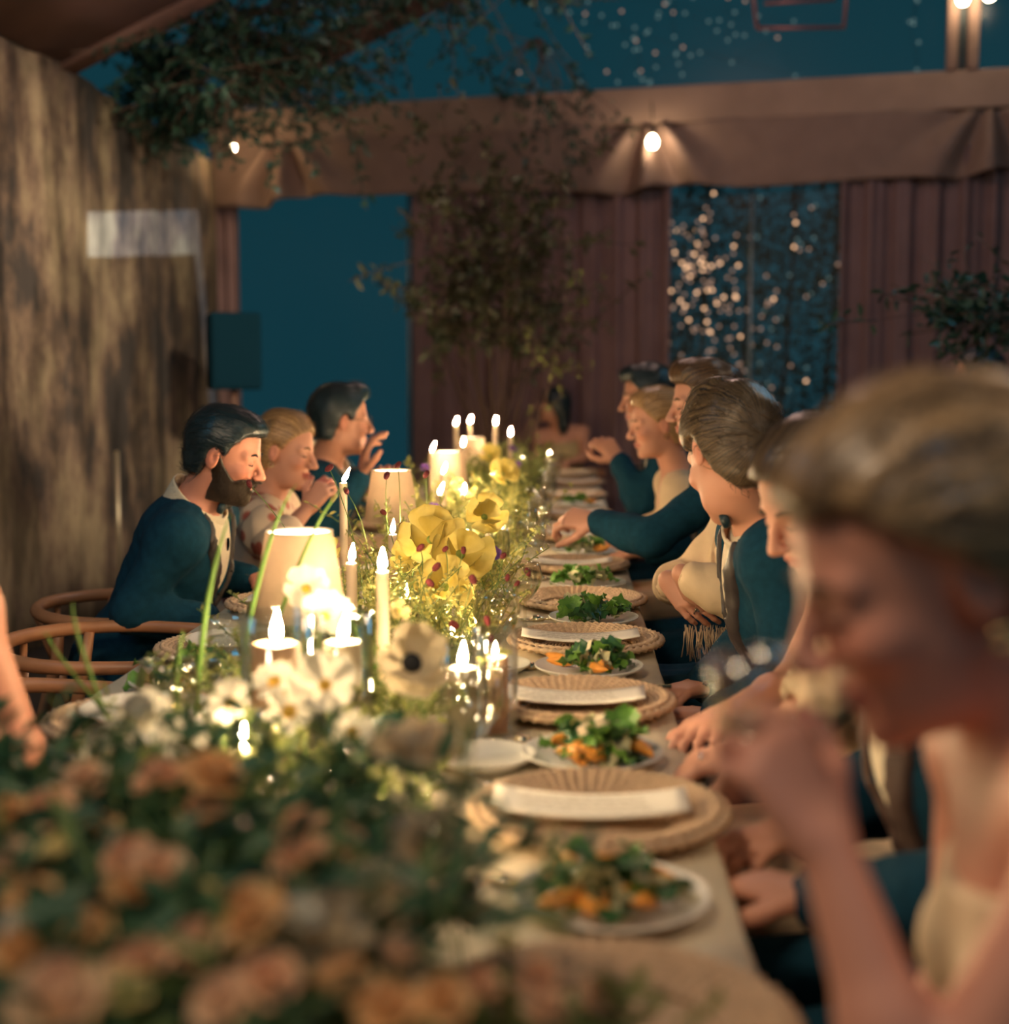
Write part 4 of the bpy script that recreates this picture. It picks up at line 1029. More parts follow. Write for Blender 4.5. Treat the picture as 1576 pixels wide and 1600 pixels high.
lamp((-.455, 6.55, Z0), 'farthest shaded table lamp on the runner', 4)
# ------------------------------------------------------------------ flowers
def petal_mesh(name, L, Wd, m, cup=.3, ruffle=.0, notch=0.0, nu=6, nv=5, curl=.0, base=.25):
    def fn(u, q):
        s_ = (q - .5) * 2; w = Wd * .5 * (base + (1 - base) * math.sin(min(1.0, u * 1.25) * math.pi / 2)) * (math.cos(max(0, u - .72) / .28 * math.pi / 2) ** .55 if u > .72 else 1)
        x = L * u * (1 - notch * (1 - abs(s_)) * (u > .95))
        return (x, s_ * w, cup * L * (u ** 1.6) - curl * L * max(0, u - .6) ** 2 * 4 + .18 * Wd * s_ * s_ * u + ruffle * L * math.sin(s_ * 7 + u * 5) * u)
    V, Fc = grid_mesh(nu, nv, fn); o = mk(name, V, Fc, m); d = o.data; bpy.data.objects.remove(o); return d
def blob_mesh(name, r, h, m, n=10):
    mb = MB(); mb.lathe([(.0005, -h * .5), (r * .8, -h * .3), (r, 0), (r * .8, h * .35), (.0005, h * .5)], n); o = mb.build(name, m); d = o.data; bpy.data.objects.remove(o); return d
pm = lambda n, c, c2=None, t=.30, sc=25: mat(n, c, .6, col2=c2, scale=sc, transl=t, var=0 if c2 else .1)
white_p = pm('white_petal', (.80, .76, .64), None, .35); cream_p = pm('cream_petal', (.70, .60, .42), (.58, .50, .34), .3)
peach_p = pm('peach_petal', (.86, .50, .28), (.90, .66, .46), .45); apricot_p = pm('apricot_petal', (.84, .48, .20), (.90, .66, .36), .45)
blush_p = pm('blush_petal', (.88, .58, .36), (.90, .70, .50), .45); yellow_p = pm('yellow_petal', (.72, .56, .10), (.82, .70, .24), .38, 18)
purple_p = pm('purple_petal', (.16, .07, .30), (.24, .12, .42), .2); butter_p = pm('butter_petal', (.78, .64, .26), (.84, .74, .42), .3)
taupe_p = pm('taupe_petal', (.66, .54, .36), (.74, .62, .44), .5)
dark_c = mat('dark_centre', (.012, .014, .018), .7, bump=.3); yel_c = mat('yellow_centre', (.80, .46, .06), .7, bump=.4, bscale=300); grn_c = mat('green_centre', (.25, .33, .07), .7, bump=.4)
burnet_m = mat('burnet_red', (.17, .026, .028), .7, var=.2, scale=90, bump=.6, bscale=400); coral_m = mat('coral_red', (.75, .12, .06), .6)
stem_m = mat('stem_green', (.13, .20, .045), .55, var=.15); blade_m = mat('grass_green', (.16, .30, .06), .5, var=.2, transl=.3)
leaf_m = mat('leaf_green', (.024, .085, .055), .45, col2=(.065, .14, .055), scale=14, transl=.15); olive_m = mat('olive_leaf', (.16, .19, .055), .55, col2=(.27, .28, .09), scale=14, transl=.25)
PET = {
 'daisy': dict(lay=[(11, petal_mesh('petal', .026, .0135, white_p, .12), .005, 0.15)], c=blob_mesh('flower_centre', .0085, .009, yel_c)),
 'cosmos': dict(lay=[(8, petal_mesh('petal', .034, .026, white_p, .18, .02, .1), .005, .2)], c=blob_mesh('flower_centre', .007, .008, yel_c)),
 'anemone': dict(lay=[(7, petal_mesh('petal', .042, .036, cream_p, .30, .03), .006, .1), (5, petal_mesh('petal', .034, .032, cream_p, .42), .005, .35)], c=blob_mesh('flower_centre', .0125, .014, dark_c)),
 'taupe': dict(lay=[(8, petal_mesh('petal', .044, .040, taupe_p, .35, .05), .006, .1), (7, petal_mesh('petal', .036, .034, taupe_p, .6), .005, .5), (5, petal_mesh('petal', .026, .026, taupe_p, .8), .004, .9)], c=blob_mesh('flower_centre', .008, .008, grn_c)),
 'poppy': dict(lay=[(4, petal_mesh('petal', .070, .085, yellow_p, .28, .045, nu=9, nv=11, base=.15), .005, .15), (3, petal_mesh('petal', .055, .068, yellow_p, .45, .05, nu=8, nv=9, base=.15), .004, .5)], c=blob_mesh('flower_centre', .011, .012, grn_c)),
 'purple': dict(lay=[(6, petal_mesh('petal', .016, .014, purple_p, .3, .05), .003, .2), (4, petal_mesh('petal', .012, .011, purple_p, .6), .003, .6)], c=blob_mesh('flower_centre', .0035, .004, yel_c)),
 'butter': dict(lay=[(6, petal_mesh('petal', .026, .024, butter_p, .35, .05), .004, .15), (4, petal_mesh('petal', .019, .018, butter_p, .6, .05), .004, .5)], c=blob_mesh('flower_centre', .006, .007, yel_c)),
}
for nm, pp in (('peach', peach_p), ('apricot', apricot_p), ('blush', blush_p), ('white_rose', white_p)):
    PET[nm] = dict(lay=[(8, petal_mesh('petal', .034, .034, pp, .45, .03, curl=.15), .006, -.1), (7, petal_mesh('petal', .028, .030, pp, .75, .03), .005, .45), (5, petal_mesh('petal', .020, .024, pp, 1.0), .004, .9), (3, petal_mesh('petal', .014, .018, pp, 1.2), .003, 1.2)], c=blob_mesh('flower_centre', .006, .012, grn_c))
KN_ = {'daisy': ('daisy', 'white daisy with a yellow centre'), 'cosmos': ('cosmos_flower', 'white cosmos blossom'), 'anemone': ('anemone', 'cream anemone with a dark centre'), 'taupe': ('garden_rose', 'dusky tan rose'), 'poppy': ('poppy', 'large ruffled yellow blossom'),
       'purple': ('violet_blossom', 'small purple blossom'), 'butter': ('primrose', 'butter yellow blossom'), 'peach': ('ranunculus', 'peach ranunculus'), 'apricot': ('ranunculus', 'apricot ranunculus'), 'blush': ('ranunculus', 'blush ranunculus'), 'white_rose': ('garden_rose', 'white garden rose')}
def bend(a, b, k, n=7):
    a = V3(a); b = V3(b); c = (a + b) / 2 + V3(k); return [(1 - t) ** 2 * a + 2 * t * (1 - t) * c + t * t * b for t in np.linspace(0, 1, n)]
def flower(kind, head, tilt=(0, 0, 1), sc=1.0, label=None, group=None, base=None, rs=0, stem=True):
    r = random.Random(rs + int(abs(head[0]) * 1e4) + int(head[1] * 1e4)); name, lab = KN_[kind]; H = V3(head)
    B = V3(base) if base is not None else V3((H[0] + r.uniform(-.03, .03), H[1] + r.uniform(-.03, .03), TZ + .012))
    t = thing(name, label or lab, 'flower', tuple(B), group)
    d = nrm(tilt)
    if stem:
        mb = MB(); mb.tube(bend(B, H - d * .004, (r.uniform(-.02, .02), r.uniform(-.02, .02), .02)), .0016 * max(.8, sc), 5); mb.build('stem', stem_m, t)
    q = Vector((0, 0, 1)).rotation_difference(Vector(d)).to_matrix().to_4x4()
    T0 = Matrix.Translation(Vector(H - B)) @ q @ Matrix.Rotation(r.random() * 6.28, 4, 'Z') @ Matrix.Scale(sc, 4)
    for n, me, r0, up in PET[kind]['lay']:
        for i in range(n):
            M = T0 @ Matrix.Rotation(2 * math.pi * (i + .35 * r.uniform(-1, 1)) / n + up, 4, 'Z') @ Matrix.Translation((r0, 0, .001 * i % .003)) @ Matrix.Rotation(-up + r.uniform(-.12, .12), 4, 'Y') @ Matrix.Rotation(r.uniform(-.15, .15), 4, 'X')
            inst(me, t, M, 'petal')
    inst(PET[kind]['c'], t, T0 @ Matrix.Translation((0, 0, .004)), 'flower_centre')
    return t
def px_tilt(H, k=.5):       # facing up and a little towards the near end of the table
    return (random.uniform(-.35, .35), -.55 * k + random.uniform(-.3, .3), .8)
rf = random.Random(5)
# --- foreground bank, heads given in metres
fg = [('peach', -0.457, 1.174, 0.95, 1.0), ('apricot', -0.486, 1.16, 0.95, 0.9), ('blush', -0.459, 1.266, 0.95, 0.9), ('peach', -0.369, 1.217, 0.965, 1.1), ('apricot', -0.322, 1.209, 0.97, 1.25), ('peach', -0.326, 1.194, 0.94, 1.0), ('butter', -0.409, 1.069, 0.95, 1.2), ('blush', -0.449, 1.058, 0.94, 1.1), ('peach', -0.348, 1.056, 0.95, 0.9), ('blush', -0.318, 1.027, 0.95, 1.05), ('apricot', -0.335, 1.014, 0.94, 0.9), ('apricot', -0.404, 0.993, 0.94, 0.9), ('apricot', -0.225, 0.954, 0.945, 1.15), ('peach', -0.209, 1.055, 0.95, 1.1), ('blush', -0.259, 0.922, 0.935, 0.9), ('apricot', -0.378, 0.903, 0.935, 0.9), ('peach', -0.29, 0.899, 0.93, 1.0), ('butter', -0.288, 0.859, 0.93, 1.0), ('blush', -0.319, 0.82, 0.94, 1.35), ('white_rose', -0.194, 0.955, 0.945, 0.75), ('peach', -0.225, 1.133, 0.95, 0.95), ('blush', -0.22, 1.088, 0.93, 0.9), ('taupe', -0.12, 1.188, 0.91, 1.15), ('taupe', -0.155, 1.055, 0.91, 1.1), ('apricot', -0.15, 0.9, 0.92, 0.95), ('butter', -0.049, 1.107, 0.86, 0.85), ('peach', -0.023, 1.063, 0.85, 0.9), ('blush', -0.016, 1.018, 0.85, 0.9), ('taupe', -0.154, 1.38, 0.94, 1.35), ('white_rose', -0.387, 0.933, 0.94, 0.7), ('apricot', -0.086, 0.919, 0.9, 0.9), ('peach', -0.066, 0.989, 0.88, 0.8), ('blush', -0.126, 0.992, 0.9, 0.8), ('apricot', -0.116, 0.881, 0.91, 1.0), ('apricot', -0.342, 0.945, 0.935, 0.8), ('peach', -0.197, 0.878, 0.93, 0.95), ('blush', -0.22, 0.848, 0.93, 0.9), ('taupe', -0.181, 0.977, 0.92, 0.9), ('butter', -0.271, 1.01, 0.94, 0.7), ('peach', -0.191, 1.16, 0.93, 0.7), ('apricot', -0.405, 1.155, 0.94, 0.75), ('taupe', -0.09, 1.142, 0.87, 0.8), ('blush', 0.025, 1.086, 0.83, 0.8)]
LBN = {'peach': 'peach ranunculus', 'apricot': 'apricot ranunculus', 'blush': 'blush pink ranunculus', 'butter': 'butter yellow blossom', 'white_rose': 'white rose', 'taupe': 'dusky tan rose'}
def bank_place(x, y): return ('at the very front' if y < .96 else 'halfway back' if y < 1.10 else 'along the back') + ' of the foreground bank, ' + ('left part' if x < -.36 else 'middle part' if x < -.20 else 'right part')
same = {}
for k, x, y, z, s_ in fg: same.setdefault((k, bank_place(x, y)), []).append(x)
for k, x, y, z, s_ in fg:
    where = bank_place(x, y); row = sorted(same[(k, where)]); n_ = len(row); i_ = row.index(x)
    which = '' if n_ == 1 else ', ' + (('the left one', 'the right one') if n_ == 2 else ('leftmost', 'second one', 'third one', 'fourth one', 'fifth one'))[i_] if not (n_ > 2 and i_ == n_ - 1) else ', rightmost'
    flower(k, (x, y, z), px_tilt(None), s_ * (.60 if k != 'taupe' else .80), LBN[k] + ' ' + where + which, LBN[k] + ' blooms in the foreground bank')
# --- white flowers round the pillars
wh = [('cosmos', -.308, 1.72, .945, 1.25, (.1, -.8, .5), 'large white cosmos turned to the camera in front of the ivory pillar'), ('daisy', -.350, 1.70, .915, 1.2, (0, -.8, .5), 'white daisy just below the large cosmos'),
      ('daisy', -.385, 1.78, .935, 1.1, (-.2, -.6, .7), 'white daisy left of the ivory pillar foot'), ('daisy', -.425, 1.70, .925, 1.1, (-.2, -.7, .6), 'white daisy over the left votive flame'), ('white_rose', -.510, 1.62, .925, .9, (-.2, -.6, .7), 'white rose at the left end of the white flowers'),
      ('white_rose', -.535, 1.57, .900, .9, (-.3, -.6, .6), 'white rose lying low beside the nearer empty setting'), ('daisy', -.265, 1.66, .900, 1.0, (.2, -.8, .5), 'white daisy near the dark green leaf'), ('cosmos', -.455, 1.60, .900, 1.0, (0, -.8, .5), 'white cosmos below the left votive flame'),
      ('daisy', -.600, 1.42, .895, 1.0, (0, -.7, .6), 'small white daisy at the left fringe of the flower bank'), ('daisy', -.565, 1.40, .890, .9, (0, -.7, .6), 'second small white daisy at the left fringe of the flower bank'), ('anemone', -.212, 1.85, .948, 1.2, (.25, -.75, .45), 'cream anemone with dark eye rising above the water goblet'),
      ('butter', -.288, 2.30, .945, .75, (.5, -.6, .4), 'small pale yellow blossom beside the steady taper'), ('daisy', -.225, 1.43, .875, 1.0, (.2, -.7, .6), 'white daisy hanging beside the foremost charger'), ('daisy', -.175, 1.42, .870, 1.0, (.3, -.6, .6), 'white daisy closest to the foremost menu card'),
      ('daisy', -.165, 1.25, .860, .9, (.3, -.6, .6), 'white daisy below the foremost charger'), ('cosmos', -.385, 2.15, .96, 1.2, (.3, -.7, .5), 'pale cosmos leaning over the nearest lampshade'), ('cosmos', -.42, 2.18, 1.0, 1.1, (.2, -.8, .4), 'pale cosmos at the top edge of the nearest lampshade')]
for k, x, y, z, s_, tl, lab in wh: flower(k, (x, y, z), tl, s_, lab, 'white flowers round the pillar candles')
# --- big yellow flowers in the middle
for (x, y, z, s_, tl, lab) in ((-.300, 3.02, .985, 1.0, (-.1, -.8, .5), 'large ruffled yellow blossom, left one of the pair in the middle'), (-.235, 3.00, .955, 1.05, (.2, -.85, .4), 'large ruffled yellow blossom, right one of the pair in the middle'), (-.262, 2.92, .895, .95, (.1, -.9, .3), 'large ruffled yellow blossom hanging lowest under the pair'),
                    (-.215, 3.55, .985, .85, (.3, -.8, .4), 'yellow blossom behind the tall flute'), (-.225, 4.75, 1.015, .8, (.3, -.7, .5), 'yellow blossom high beside the far glasses'), (-.355, 3.15, .93, .7, (-.4, -.7, .5), 'yellow blossom sunk beside the short taper'), (-.50, 2.62, .955, .55, (-.3, -.7, .5), 'yellow blossom on the canvas side of the nearest lampshade'),
                    (-.235, 5.4, .985, .7, (.2, -.7, .5), 'yellow blossom in the far sprays'), (-.330, 5.9, 1.02, .7, (0, -.7, .5), 'yellow blossom below the farthest lampshade'), (-.56, 3.2, .93, .55, (-.2, -.7, .5), 'yellow blossom before the bearded man')):
    flower('poppy', (x, y, z), tl, s_, lab, 'ruffled yellow blossoms')
for (x, y, z, lab) in ((-.365, 3.75, .985, 'purple blossom above the big yellow flowers'), (-.205, 3.9, .945, 'purple blossom behind the leaning taper flame'), (-.195, 5.3, 1.015, 'purple blossom near the far glasses'), (-.205, 5.45, .975, 'purple blossom below the far glasses'), (-.52, 5.0, 1.02, 'purple blossom left of the third lampshade'), (-.185, 3.45, .90, 'purple blossom by the rim of the flute'), (-.24, 6.1, 1.04, 'purple blossom among the farthest sprays')):
    for k in range(1): flower('purple', (x, y, z), (.2, -.7, .5), 1.15, lab, 'purple blossoms')
# --- burnet heads on wiry stems
bh = blob_mesh('flower_head', .0062, .021, burnet_m, 10)
burn = [(-.255, 2.86, .985), (-.215, 2.84, .985), (-.268, 2.80, .955), (-.275, 2.74, .930), (-.305, 2.84, .99), (-.128, 2.75, .985), (-.118, 2.72, .945), (-.080, 2.80, .945), (-.100, 2.74, .930), (-.180, 2.62, .955), (-.143, 2.45, .905), (-.215, 2.60, .870), (-.42, 3.40, 1.13), (-.455, 3.45, 1.10), (-.55, 3.4, 1.065), (-.43, 3.2, 1.03),
        (-.395, 3.25, .995), (-.54, 3.10, 1.14), (-.70, 3.0, 1.11), (-.62, 2.9, .97), (-.36, 3.5, 1.10), (-.21, 4.9, 1.06), (-.14, 2.52, .86)]
for i, (x, y, z) in enumerate(burn):
    H = V3((x, y, z)); B = V3((x * .55 - .155 + rf.uniform(-.05, .05), y + rf.uniform(.0, .12), TZ + .012))
    t = thing('burnet_stem', 'dark red burnet bobble on a wiry stem ' + ('before the glasses' if x > -.15 else 'in front of the big yellow flowers' if y < 3 and x > -.35 else 'rising on the canvas side of the runner' if x < -.33 else 'among the far sprays'), 'flower', tuple(B),
              'burnet bobbles ' + ('before the glasses' if x > -.15 else 'over the yellow flowers' if y < 3 and x > -.35 else 'on the canvas side' if x < -.33 else 'far along'))
    mb = MB(); mb.tube(bend(B, H, (rf.uniform(-.04, .04), rf.uniform(-.04, .04), .05)), .0011, 5); mb.build('stem', stem_m, t)
    inst(bh, t, Matrix.Translation(Vector(H - B)) @ Euler((rf.uniform(-.9, .9), rf.uniform(-.9, .9), 0)).to_matrix().to_4x4() @ Matrix.Scale(rf.uniform(.85, 1.25), 4), 'flower_head')
# --- grass blades
for i, (a, c, b, w, lab) in enumerate(((((-.57, 2.05, .77), (-.02, 0, .06), (-.52, 2.10, 1.13), .009, 'tall grass blade standing before the bearded man')), ((-.55, 2.2, .77), (.0, 0, .14), (-.435, 2.2, 1.17), .008, 'grass blade bending over in front of the blonde woman'), ((-.535, 2.25, .77), (.02, 0, .16), (-.36, 2.25, 1.165), .006, 'grass blade arching its tip above the nearest lamp'),
        ((-.60, 1.95, .77), (-.06, 0, .05), (-.74, 1.9, .98), .007, 'grass blade leaning out over the empty chairs'), ((-.60, 1.85, .77), (-.05, 0, .10), (-.68, 1.85, 1.03), .006, 'thin grass blade pointing at the canvas wall'), ((-.56, 1.95, .77), (-.02, 0, .03), (-.555, 1.95, .975), .008, 'short pale grass blade beside the tumblers'),
        ((-.36, 2.1, .80), (.03, 0, .10), (-.255, 2.05, .90), .012, 'wide bright leaf blade curving behind the white flowers'), ((-.33, 2.3, .80), (.0, 0, .09), (-.375, 2.2, .955), .010, 'bright leaf tip below the nearest lampshade'))):
    P = bend(a, b, c, 12); n_ = len(P); V = []
    for j, p in enumerate(P):
        ww = w * (math.sin(math.pi * min(1, .25 + .75 * j / (n_ - 1))) ** .8 + .04); V += [p + V3((-ww / 2, 0, 0)), p + V3((0, -.0015, 0)), p + V3((ww / 2, 0, 0))]
    o = solid(mk('grass_blade', V, [(j * 3 + q, j * 3 + q + 1, (j + 1) * 3 + q + 1, (j + 1) * 3 + q) for j in range(n_ - 1) for q in (0, 1)], blade_m), .0006); tag(o, lab, 'grass blade', 'long grass blades')
# --- leaf masses (nobody could count these)
def leaf_cloud(name, pts, dirs, m, L=(.02, .04), W=.4, seed=0, kind='stuff', label=None, parent=None, fold=.25, cat=None):
    r = np.random.RandomState(seed); n = len(pts); V = np.zeros((n, 6, 3)); 
    Ls = r.uniform(L[0], L[1], n)[:, None]
    d = np.asarray(dirs) + r.normal(size=(n, 3)) * .55; d /= np.linalg.norm(d, axis=1)[:, None] + 1e-9
    up = r.normal(size=(n, 3)) * .8 + (0, 0, 1); s_ = np.cross(d, up); s_ /= np.linalg.norm(s_, axis=1)[:, None] + 1e-9; nn = np.cross(s_, d)
    P = np.asarray(pts); w = Ls * W * .5
    V[:, 0] = P; V[:, 1] = P + d * Ls * .35 + s_ * w * .85 + nn * w * fold; V[:, 2] = P + d * Ls * .7 + s_ * w * .75 + nn * w * fold
    V[:, 3] = P + d * Ls - nn * Ls * .12; V[:, 4] = P + d * Ls * .7 - s_ * w * .75 + nn * w * fold; V[:, 5] = P + d * Ls * .35 - s_ * w * .85 + nn * w * fold
    b = np.arange(n)[:, None] * 6
    Fq = np.concatenate([b + np.array([0, 1, 2, 3]), b + np.array([0, 3, 4, 5])], 0)
    o = mk(name, V.reshape(-1, 3), Fq, m, parent, True)
    tag(o, label, cat, None, kind); return o
def sprigs(n, region, seed, h=(.05, .2), per=14, spread=.5):
    """points and directions of leaves along many little stems standing in a box region"""
    r = np.random.RandomState(seed); P = []; D = []; stems = MB()
    for i in range(n):
        x0, x1, y0, y1 = region; b = V3((r.uniform(x0, x1), r.uniform(y0, y1), TZ + .005)); hh = r.uniform(*h)
        tip = b + V3((r.normal() * spread * hh, r.normal() * spread * hh, hh)); c = bend(b, tip, (r.normal() * .02, r.normal() * .02, .03), 6)
        stems.tube(c, .0010, 4)
        for j in range(per):
            t = .25 + .75 * j / per; k = min(4, int(t * 5)); p = c[k] + (c[k + 1] - c[k]) * (t * 5 - k); a = j * 2.4
            P.append(p); D.append(nrm((math.cos(a), math.sin(a), .55)))
    return P, D, stems
def greenery(label, region, seed, n, m, h, L, per=14, W=.4, spread=.5):
    P, D, st = sprigs(n, region, seed, h, per, spread)
    o = leaf_cloud('greenery', P, D, m, L, W, seed, 'stuff', label)
    s_ = st.build('stems', stem_m, o); s_['kind'] = 'stuff'
    return o
greenery('dark green leaves massed under the blurred foreground flowers', (-.72, -.18, .90, 1.45), 1, 340, leaf_m, (.09, .235), (.025, .055), 14, .36)
greenery('slim lighter green leaves standing among the foreground blooms', (-.62, -.16, .92, 1.45), 10, 90, mat('mid_green', (.12, .19, .06), .5, var=.2, transl=.25), (.12, .225), (.035, .07), 7, .22)
greenery('dusky low sprays at the very front right of the flower bank', (-.22, .06, .92, 1.12), 9, 60, olive_m, (.04, .10), (.02, .04), 10, .42)
greenery('olive sprays between the foreground flowers and the goblet', (-.52, -.20, 1.25, 1.80), 2, 170, olive_m, (.06, .16), (.015, .034), 16, .4)
filler_m = mat('filler_yellow_green', (.34, .33, .08), .6, col2=(.50, .46, .16), scale=20, transl=.3)
greenery('fine olive herbs filling the runner below the nearest lamp', (-.56, -.22, 1.9, 2.75), 3, 260, olive_m, (.05, .17), (.010, .024), 20, .35)
greenery('fluffy yellow-green filler round the big yellow flowers', (-.52, -.18, 2.6, 3.7), 4, 300, filler_m, (.05, .20), (.008, .018), 24, .55)
greenery('yellow-green sprays along the middle of the runner', (-.55, -.16, 3.7, 5.4), 5, 300, filler_m, (.07, .26), (.012, .028), 18, .5, .35)
greenery('mixed green sprays towards the far end of the runner', (-.56, -.14, 5.2, 7.6), 6, 260, olive_m, (.08, .30), (.018, .04), 16, .5, .3)
# crumpled white napkin lying at the nearer empty setting
v, f = grid_mesh(26, 18, lambda u, q: (-.66 + .20 * u + .01 * math.sin(q * 9), 2.00 + .13 * q + .012 * math.sin(u * 11), TZ + .018 + .016 * abs(math.sin(u * 9 + 2 * math.sin(q * 5))) + .014 * math.sin(q * 13 + u * 4) ** 2))
o = solid(mk('cloth_napkin', v, f, mat('napkin_linen', (.80, .76, .66), .85, bump=.1, bscale=200)), .003); tag(o, 'crumpled white cloth napkin lying beside the nearer empty setting', 'napkin')
for i, (x, y, z) in enumerate(((-.28, 8.55, .86), (-.12, 8.90, .86))):  # votives added to light the woman at the far end
    candle((x, y, Z0), z, .02, ['added votive flame left of the far head of the table', 'added votive flame right at the far head of the table'][i], 'votive_candle', 'glass', (.05, 0), 'votive candles', None, .9)
# single large dark leaf by the goblet and a few broad leaves
def broad_leaf(base, tip, w, label, m=leaf_m, droop=.02):
    P = bend(base, tip, (0, 0, droop), 9); V = []; d = nrm(V3(tip) - V3(base)); s_ = nrm(np.cross(d, (0, -.35, 1)))
    for j, p in enumerate(P):
        ww = w * .5 * math.sin(math.pi * (j + .3) / 9) ** .8
        for q in (-1, -.5, 0, .5, 1): V.append(p + s_ * ww * q + V3((0, 0, .10 * w * q * q)))
    Fc = [(j * 5 + q, j * 5 + q + 1, (j + 1) * 5 + q + 1, (j + 1) * 5 + q) for j in range(8) for q in range(4)]
    o = solid(mk('broad_leaf', V, Fc, m), .001); tag(o, label, 'leaf', 'broad leaves in the runner')
broad_leaf((-.285, 1.70, .83), (-.205, 1.72, .905), .055, 'broad dark green leaf tucked between the cosmos and the water goblet')
broad_leaf((-.20, 1.30, .80), (-.165, 1.22, .875), .030, 'dark narrow leaf hanging beside the foremost charger')
broad_leaf((-.42, 1.15, .85), (-.38, 1.02, .92), .05, 'dark leaf between the peach blooms at the front')
broad_leaf((-.50, 1.02, .84), (-.47, .90, .92), .05, 'dark leaf low in the foreground bank')
# ------------------------------------------------------------------ the guests
suit_m = mat('black_wool', (.007, .046, .080), .9, var=.12, scale=60, bump=.1, bscale=500, spec=.15)
satin_m = mat('satin_lapel', (.045, .036, .036), .40)
shirt_m = mat('dress_shirt', (.74, .64, .48), .75, bump=.12, bscale=60)
cream_d = mat('cream_dress', (.70, .52, .34), .7, var=.05, bump=.1, bscale=40)
blouse_m = mat('cream_blouse', (.72, .54, .34), .65, var=.06, bump=.15, bscale=50)
h_brown = hair_mat('hair_brown', (.020, .014, .010), (.10, .062, .032)); h_dark = hair_mat('hair_dark', (.006, .024, .032), (.020, .030, .034))
h_blond = hair_mat('hair_blond', (.17, .085, .038), (.58, .36, .16)); h_fair = hair_mat('hair_fair', (.034, .022, .016), (.48, .30, .15), .30); h_black = hair_mat('hair_black', (.003, .015, .020), (.008, .020, .026))
MALE = [(-.12, -.072), (-.045, -.066), (-.030, -.02), (-.012, .004), (.018, .004), (.030, .035), (.052, .066), (.075, .088), (.12, .10)]
FEM = [(-.13, -.10), (-.05, -.085), (-.020, -.03), (.005, .0), (.030, .030), (.052, .060), (.078, .086), (.12, .10)]
hold = dict(curl=(38, 45, 25), tcurl=35)
# --- canvas side
p = Person('bearded man in a black dinner jacket and bow tie looking down beside the canvas wall', (-1.20, 3.76), 0, (-1.005, 3.73, .985), (-.925, 3.70, 1.138), (-4, 17, 0),
           {'R': ((-1.13, 3.50, .74), (-.95, 3.58, .70), dict(d=(1, .3, 0), n=(0, 0, -1), thumb=-1)), 'L': ((-1.10, 3.98, .76), (-.90, 3.88, .775), dict(d=(1, -.4, 0), n=(0, 0, -1), thumb=1))}, skin='warm', hv=.0040)
p.suit(suit_m, shirt_m, satin_m, w0=.095); p.hair(h_dark, MALE, .014, [((.045, 0, .095), (.045, .058, .026))], flow='back'); p.beard(hair_mat('beard_hair', (.012, .012, .010), (.05, .03, .018)), .007); p.brows((.02, .015, .012))
for k in range(3):
    c = p.tp(.142 - .010 * k, 0, .74 - .16 * k); mb = MB(); mb.lathe([(.0005, -.004), (.005, -.002), (.005, .002), (.0005, .004)], 10, tuple(c)); mb.build('shirt_stud', mat('stud_black', (.01, .01, .01), .3), p.root)
FLO = mat('flowered_silk', (.70, .50, .36), .6)
nt = FLO.node_tree; vo = nt.nodes.new('ShaderNodeTexVoronoi'); vo.inputs['Scale'].default_value = 17; tcx = nt.nodes.new('ShaderNodeTexCoord'); nt.links.new(tcx.outputs['Object'], vo.inputs['Vector'])
rp = nt.nodes.new('ShaderNodeValToRGB'); e = rp.color_ramp.elements; e[0].position = .30; e[0].color = (.48, .13, .09, 1); e[1].position = .42; e[1].color = (.72, .55, .40, 1); nt.links.new(vo.outputs['Distance'], rp.inputs[0]); nt.links.new(rp.outputs[0], nt.nodes['Principled BSDF'].inputs['Base Color'])
p = Person('smiling blonde woman in a flowered puff-sleeved blouse on the canvas side', (-1.10, 4.42), 0, (-.945, 4.40, .960), (-.895, 4.36, 1.115), (-14, 10, -4),
           {'R': ((-.90, 4.16, .83), (-.815, 4.28, .940), dict(d=(.55, .25, .75), n=(.2, .8, -.3), thumb=-1, curl=(35, 45, 30), v=.005)), 'L': ((-.98, 4.66, .76), (-.80, 4.55, .785), dict(d=(1, -.2, 0), n=(0, 0, -1), thumb=1))}, True, skin='fair', hv=.0040, lips=(.55, .15, .12))
p.hair(h_blond, FEM, .014, [((-.085, 0, .0), (.040, .045, .045)), ((-.02, 0, .112), (.06, .055, .022))], groove=.0008); p.brows((.20, .11, .05)); p.earring(-1)
b_ = p.top(FLO, 'blouse', .010, 1.0, 'LR', .35, .020, folds=.004)
F = Field(V3(p.S['R']) - .20, V3(p.S['R']) + .2, .007); F.ell(V3(p.S['R']) * .6 + V3(p.arms['R'][0]) * .4, (.075, .075, .085), None, .02); X, Y, Z = F.grid(); F.f += np.float32(.005) * waves(X, Y, Z * .3, 4, 90, 6)
v, q = F.mesh(); mk('puff_sleeve', v, q, FLO, b_)
p = Person('dark-haired man in a dark jacket with raised hands, farthest on the canvas side', (-1.02, 5.02), 0, (-.868, 5.00, 1.035), (-.812, 4.95, 1.198), (22, 4, 0),
           {'R': ((-.88, 4.76, .80), (-.735, 4.90, 1.00), dict(d=(.15, .0, 1), n=(.9, .3, 0), thumb=1, curl=(20, 25, 20))), 'L': ((-.90, 5.24, .80), (-.72, 5.08, .93), dict(d=(.5, -.3, .7), n=(.3, -.8, 0), thumb=-1))}, skin='tan', hv=.0045)
p.suit(suit_m, shirt_m, satin_m, w0=.10, tie=False); p.hair(h_dark, MALE, .016, [((.03, 0, .105), (.055, .058, .028)), ((.055, .0, .118), (.03, .04, .02))], flow='back', noise=.005); p.brows((.02, .015, .012))
mb = MB()
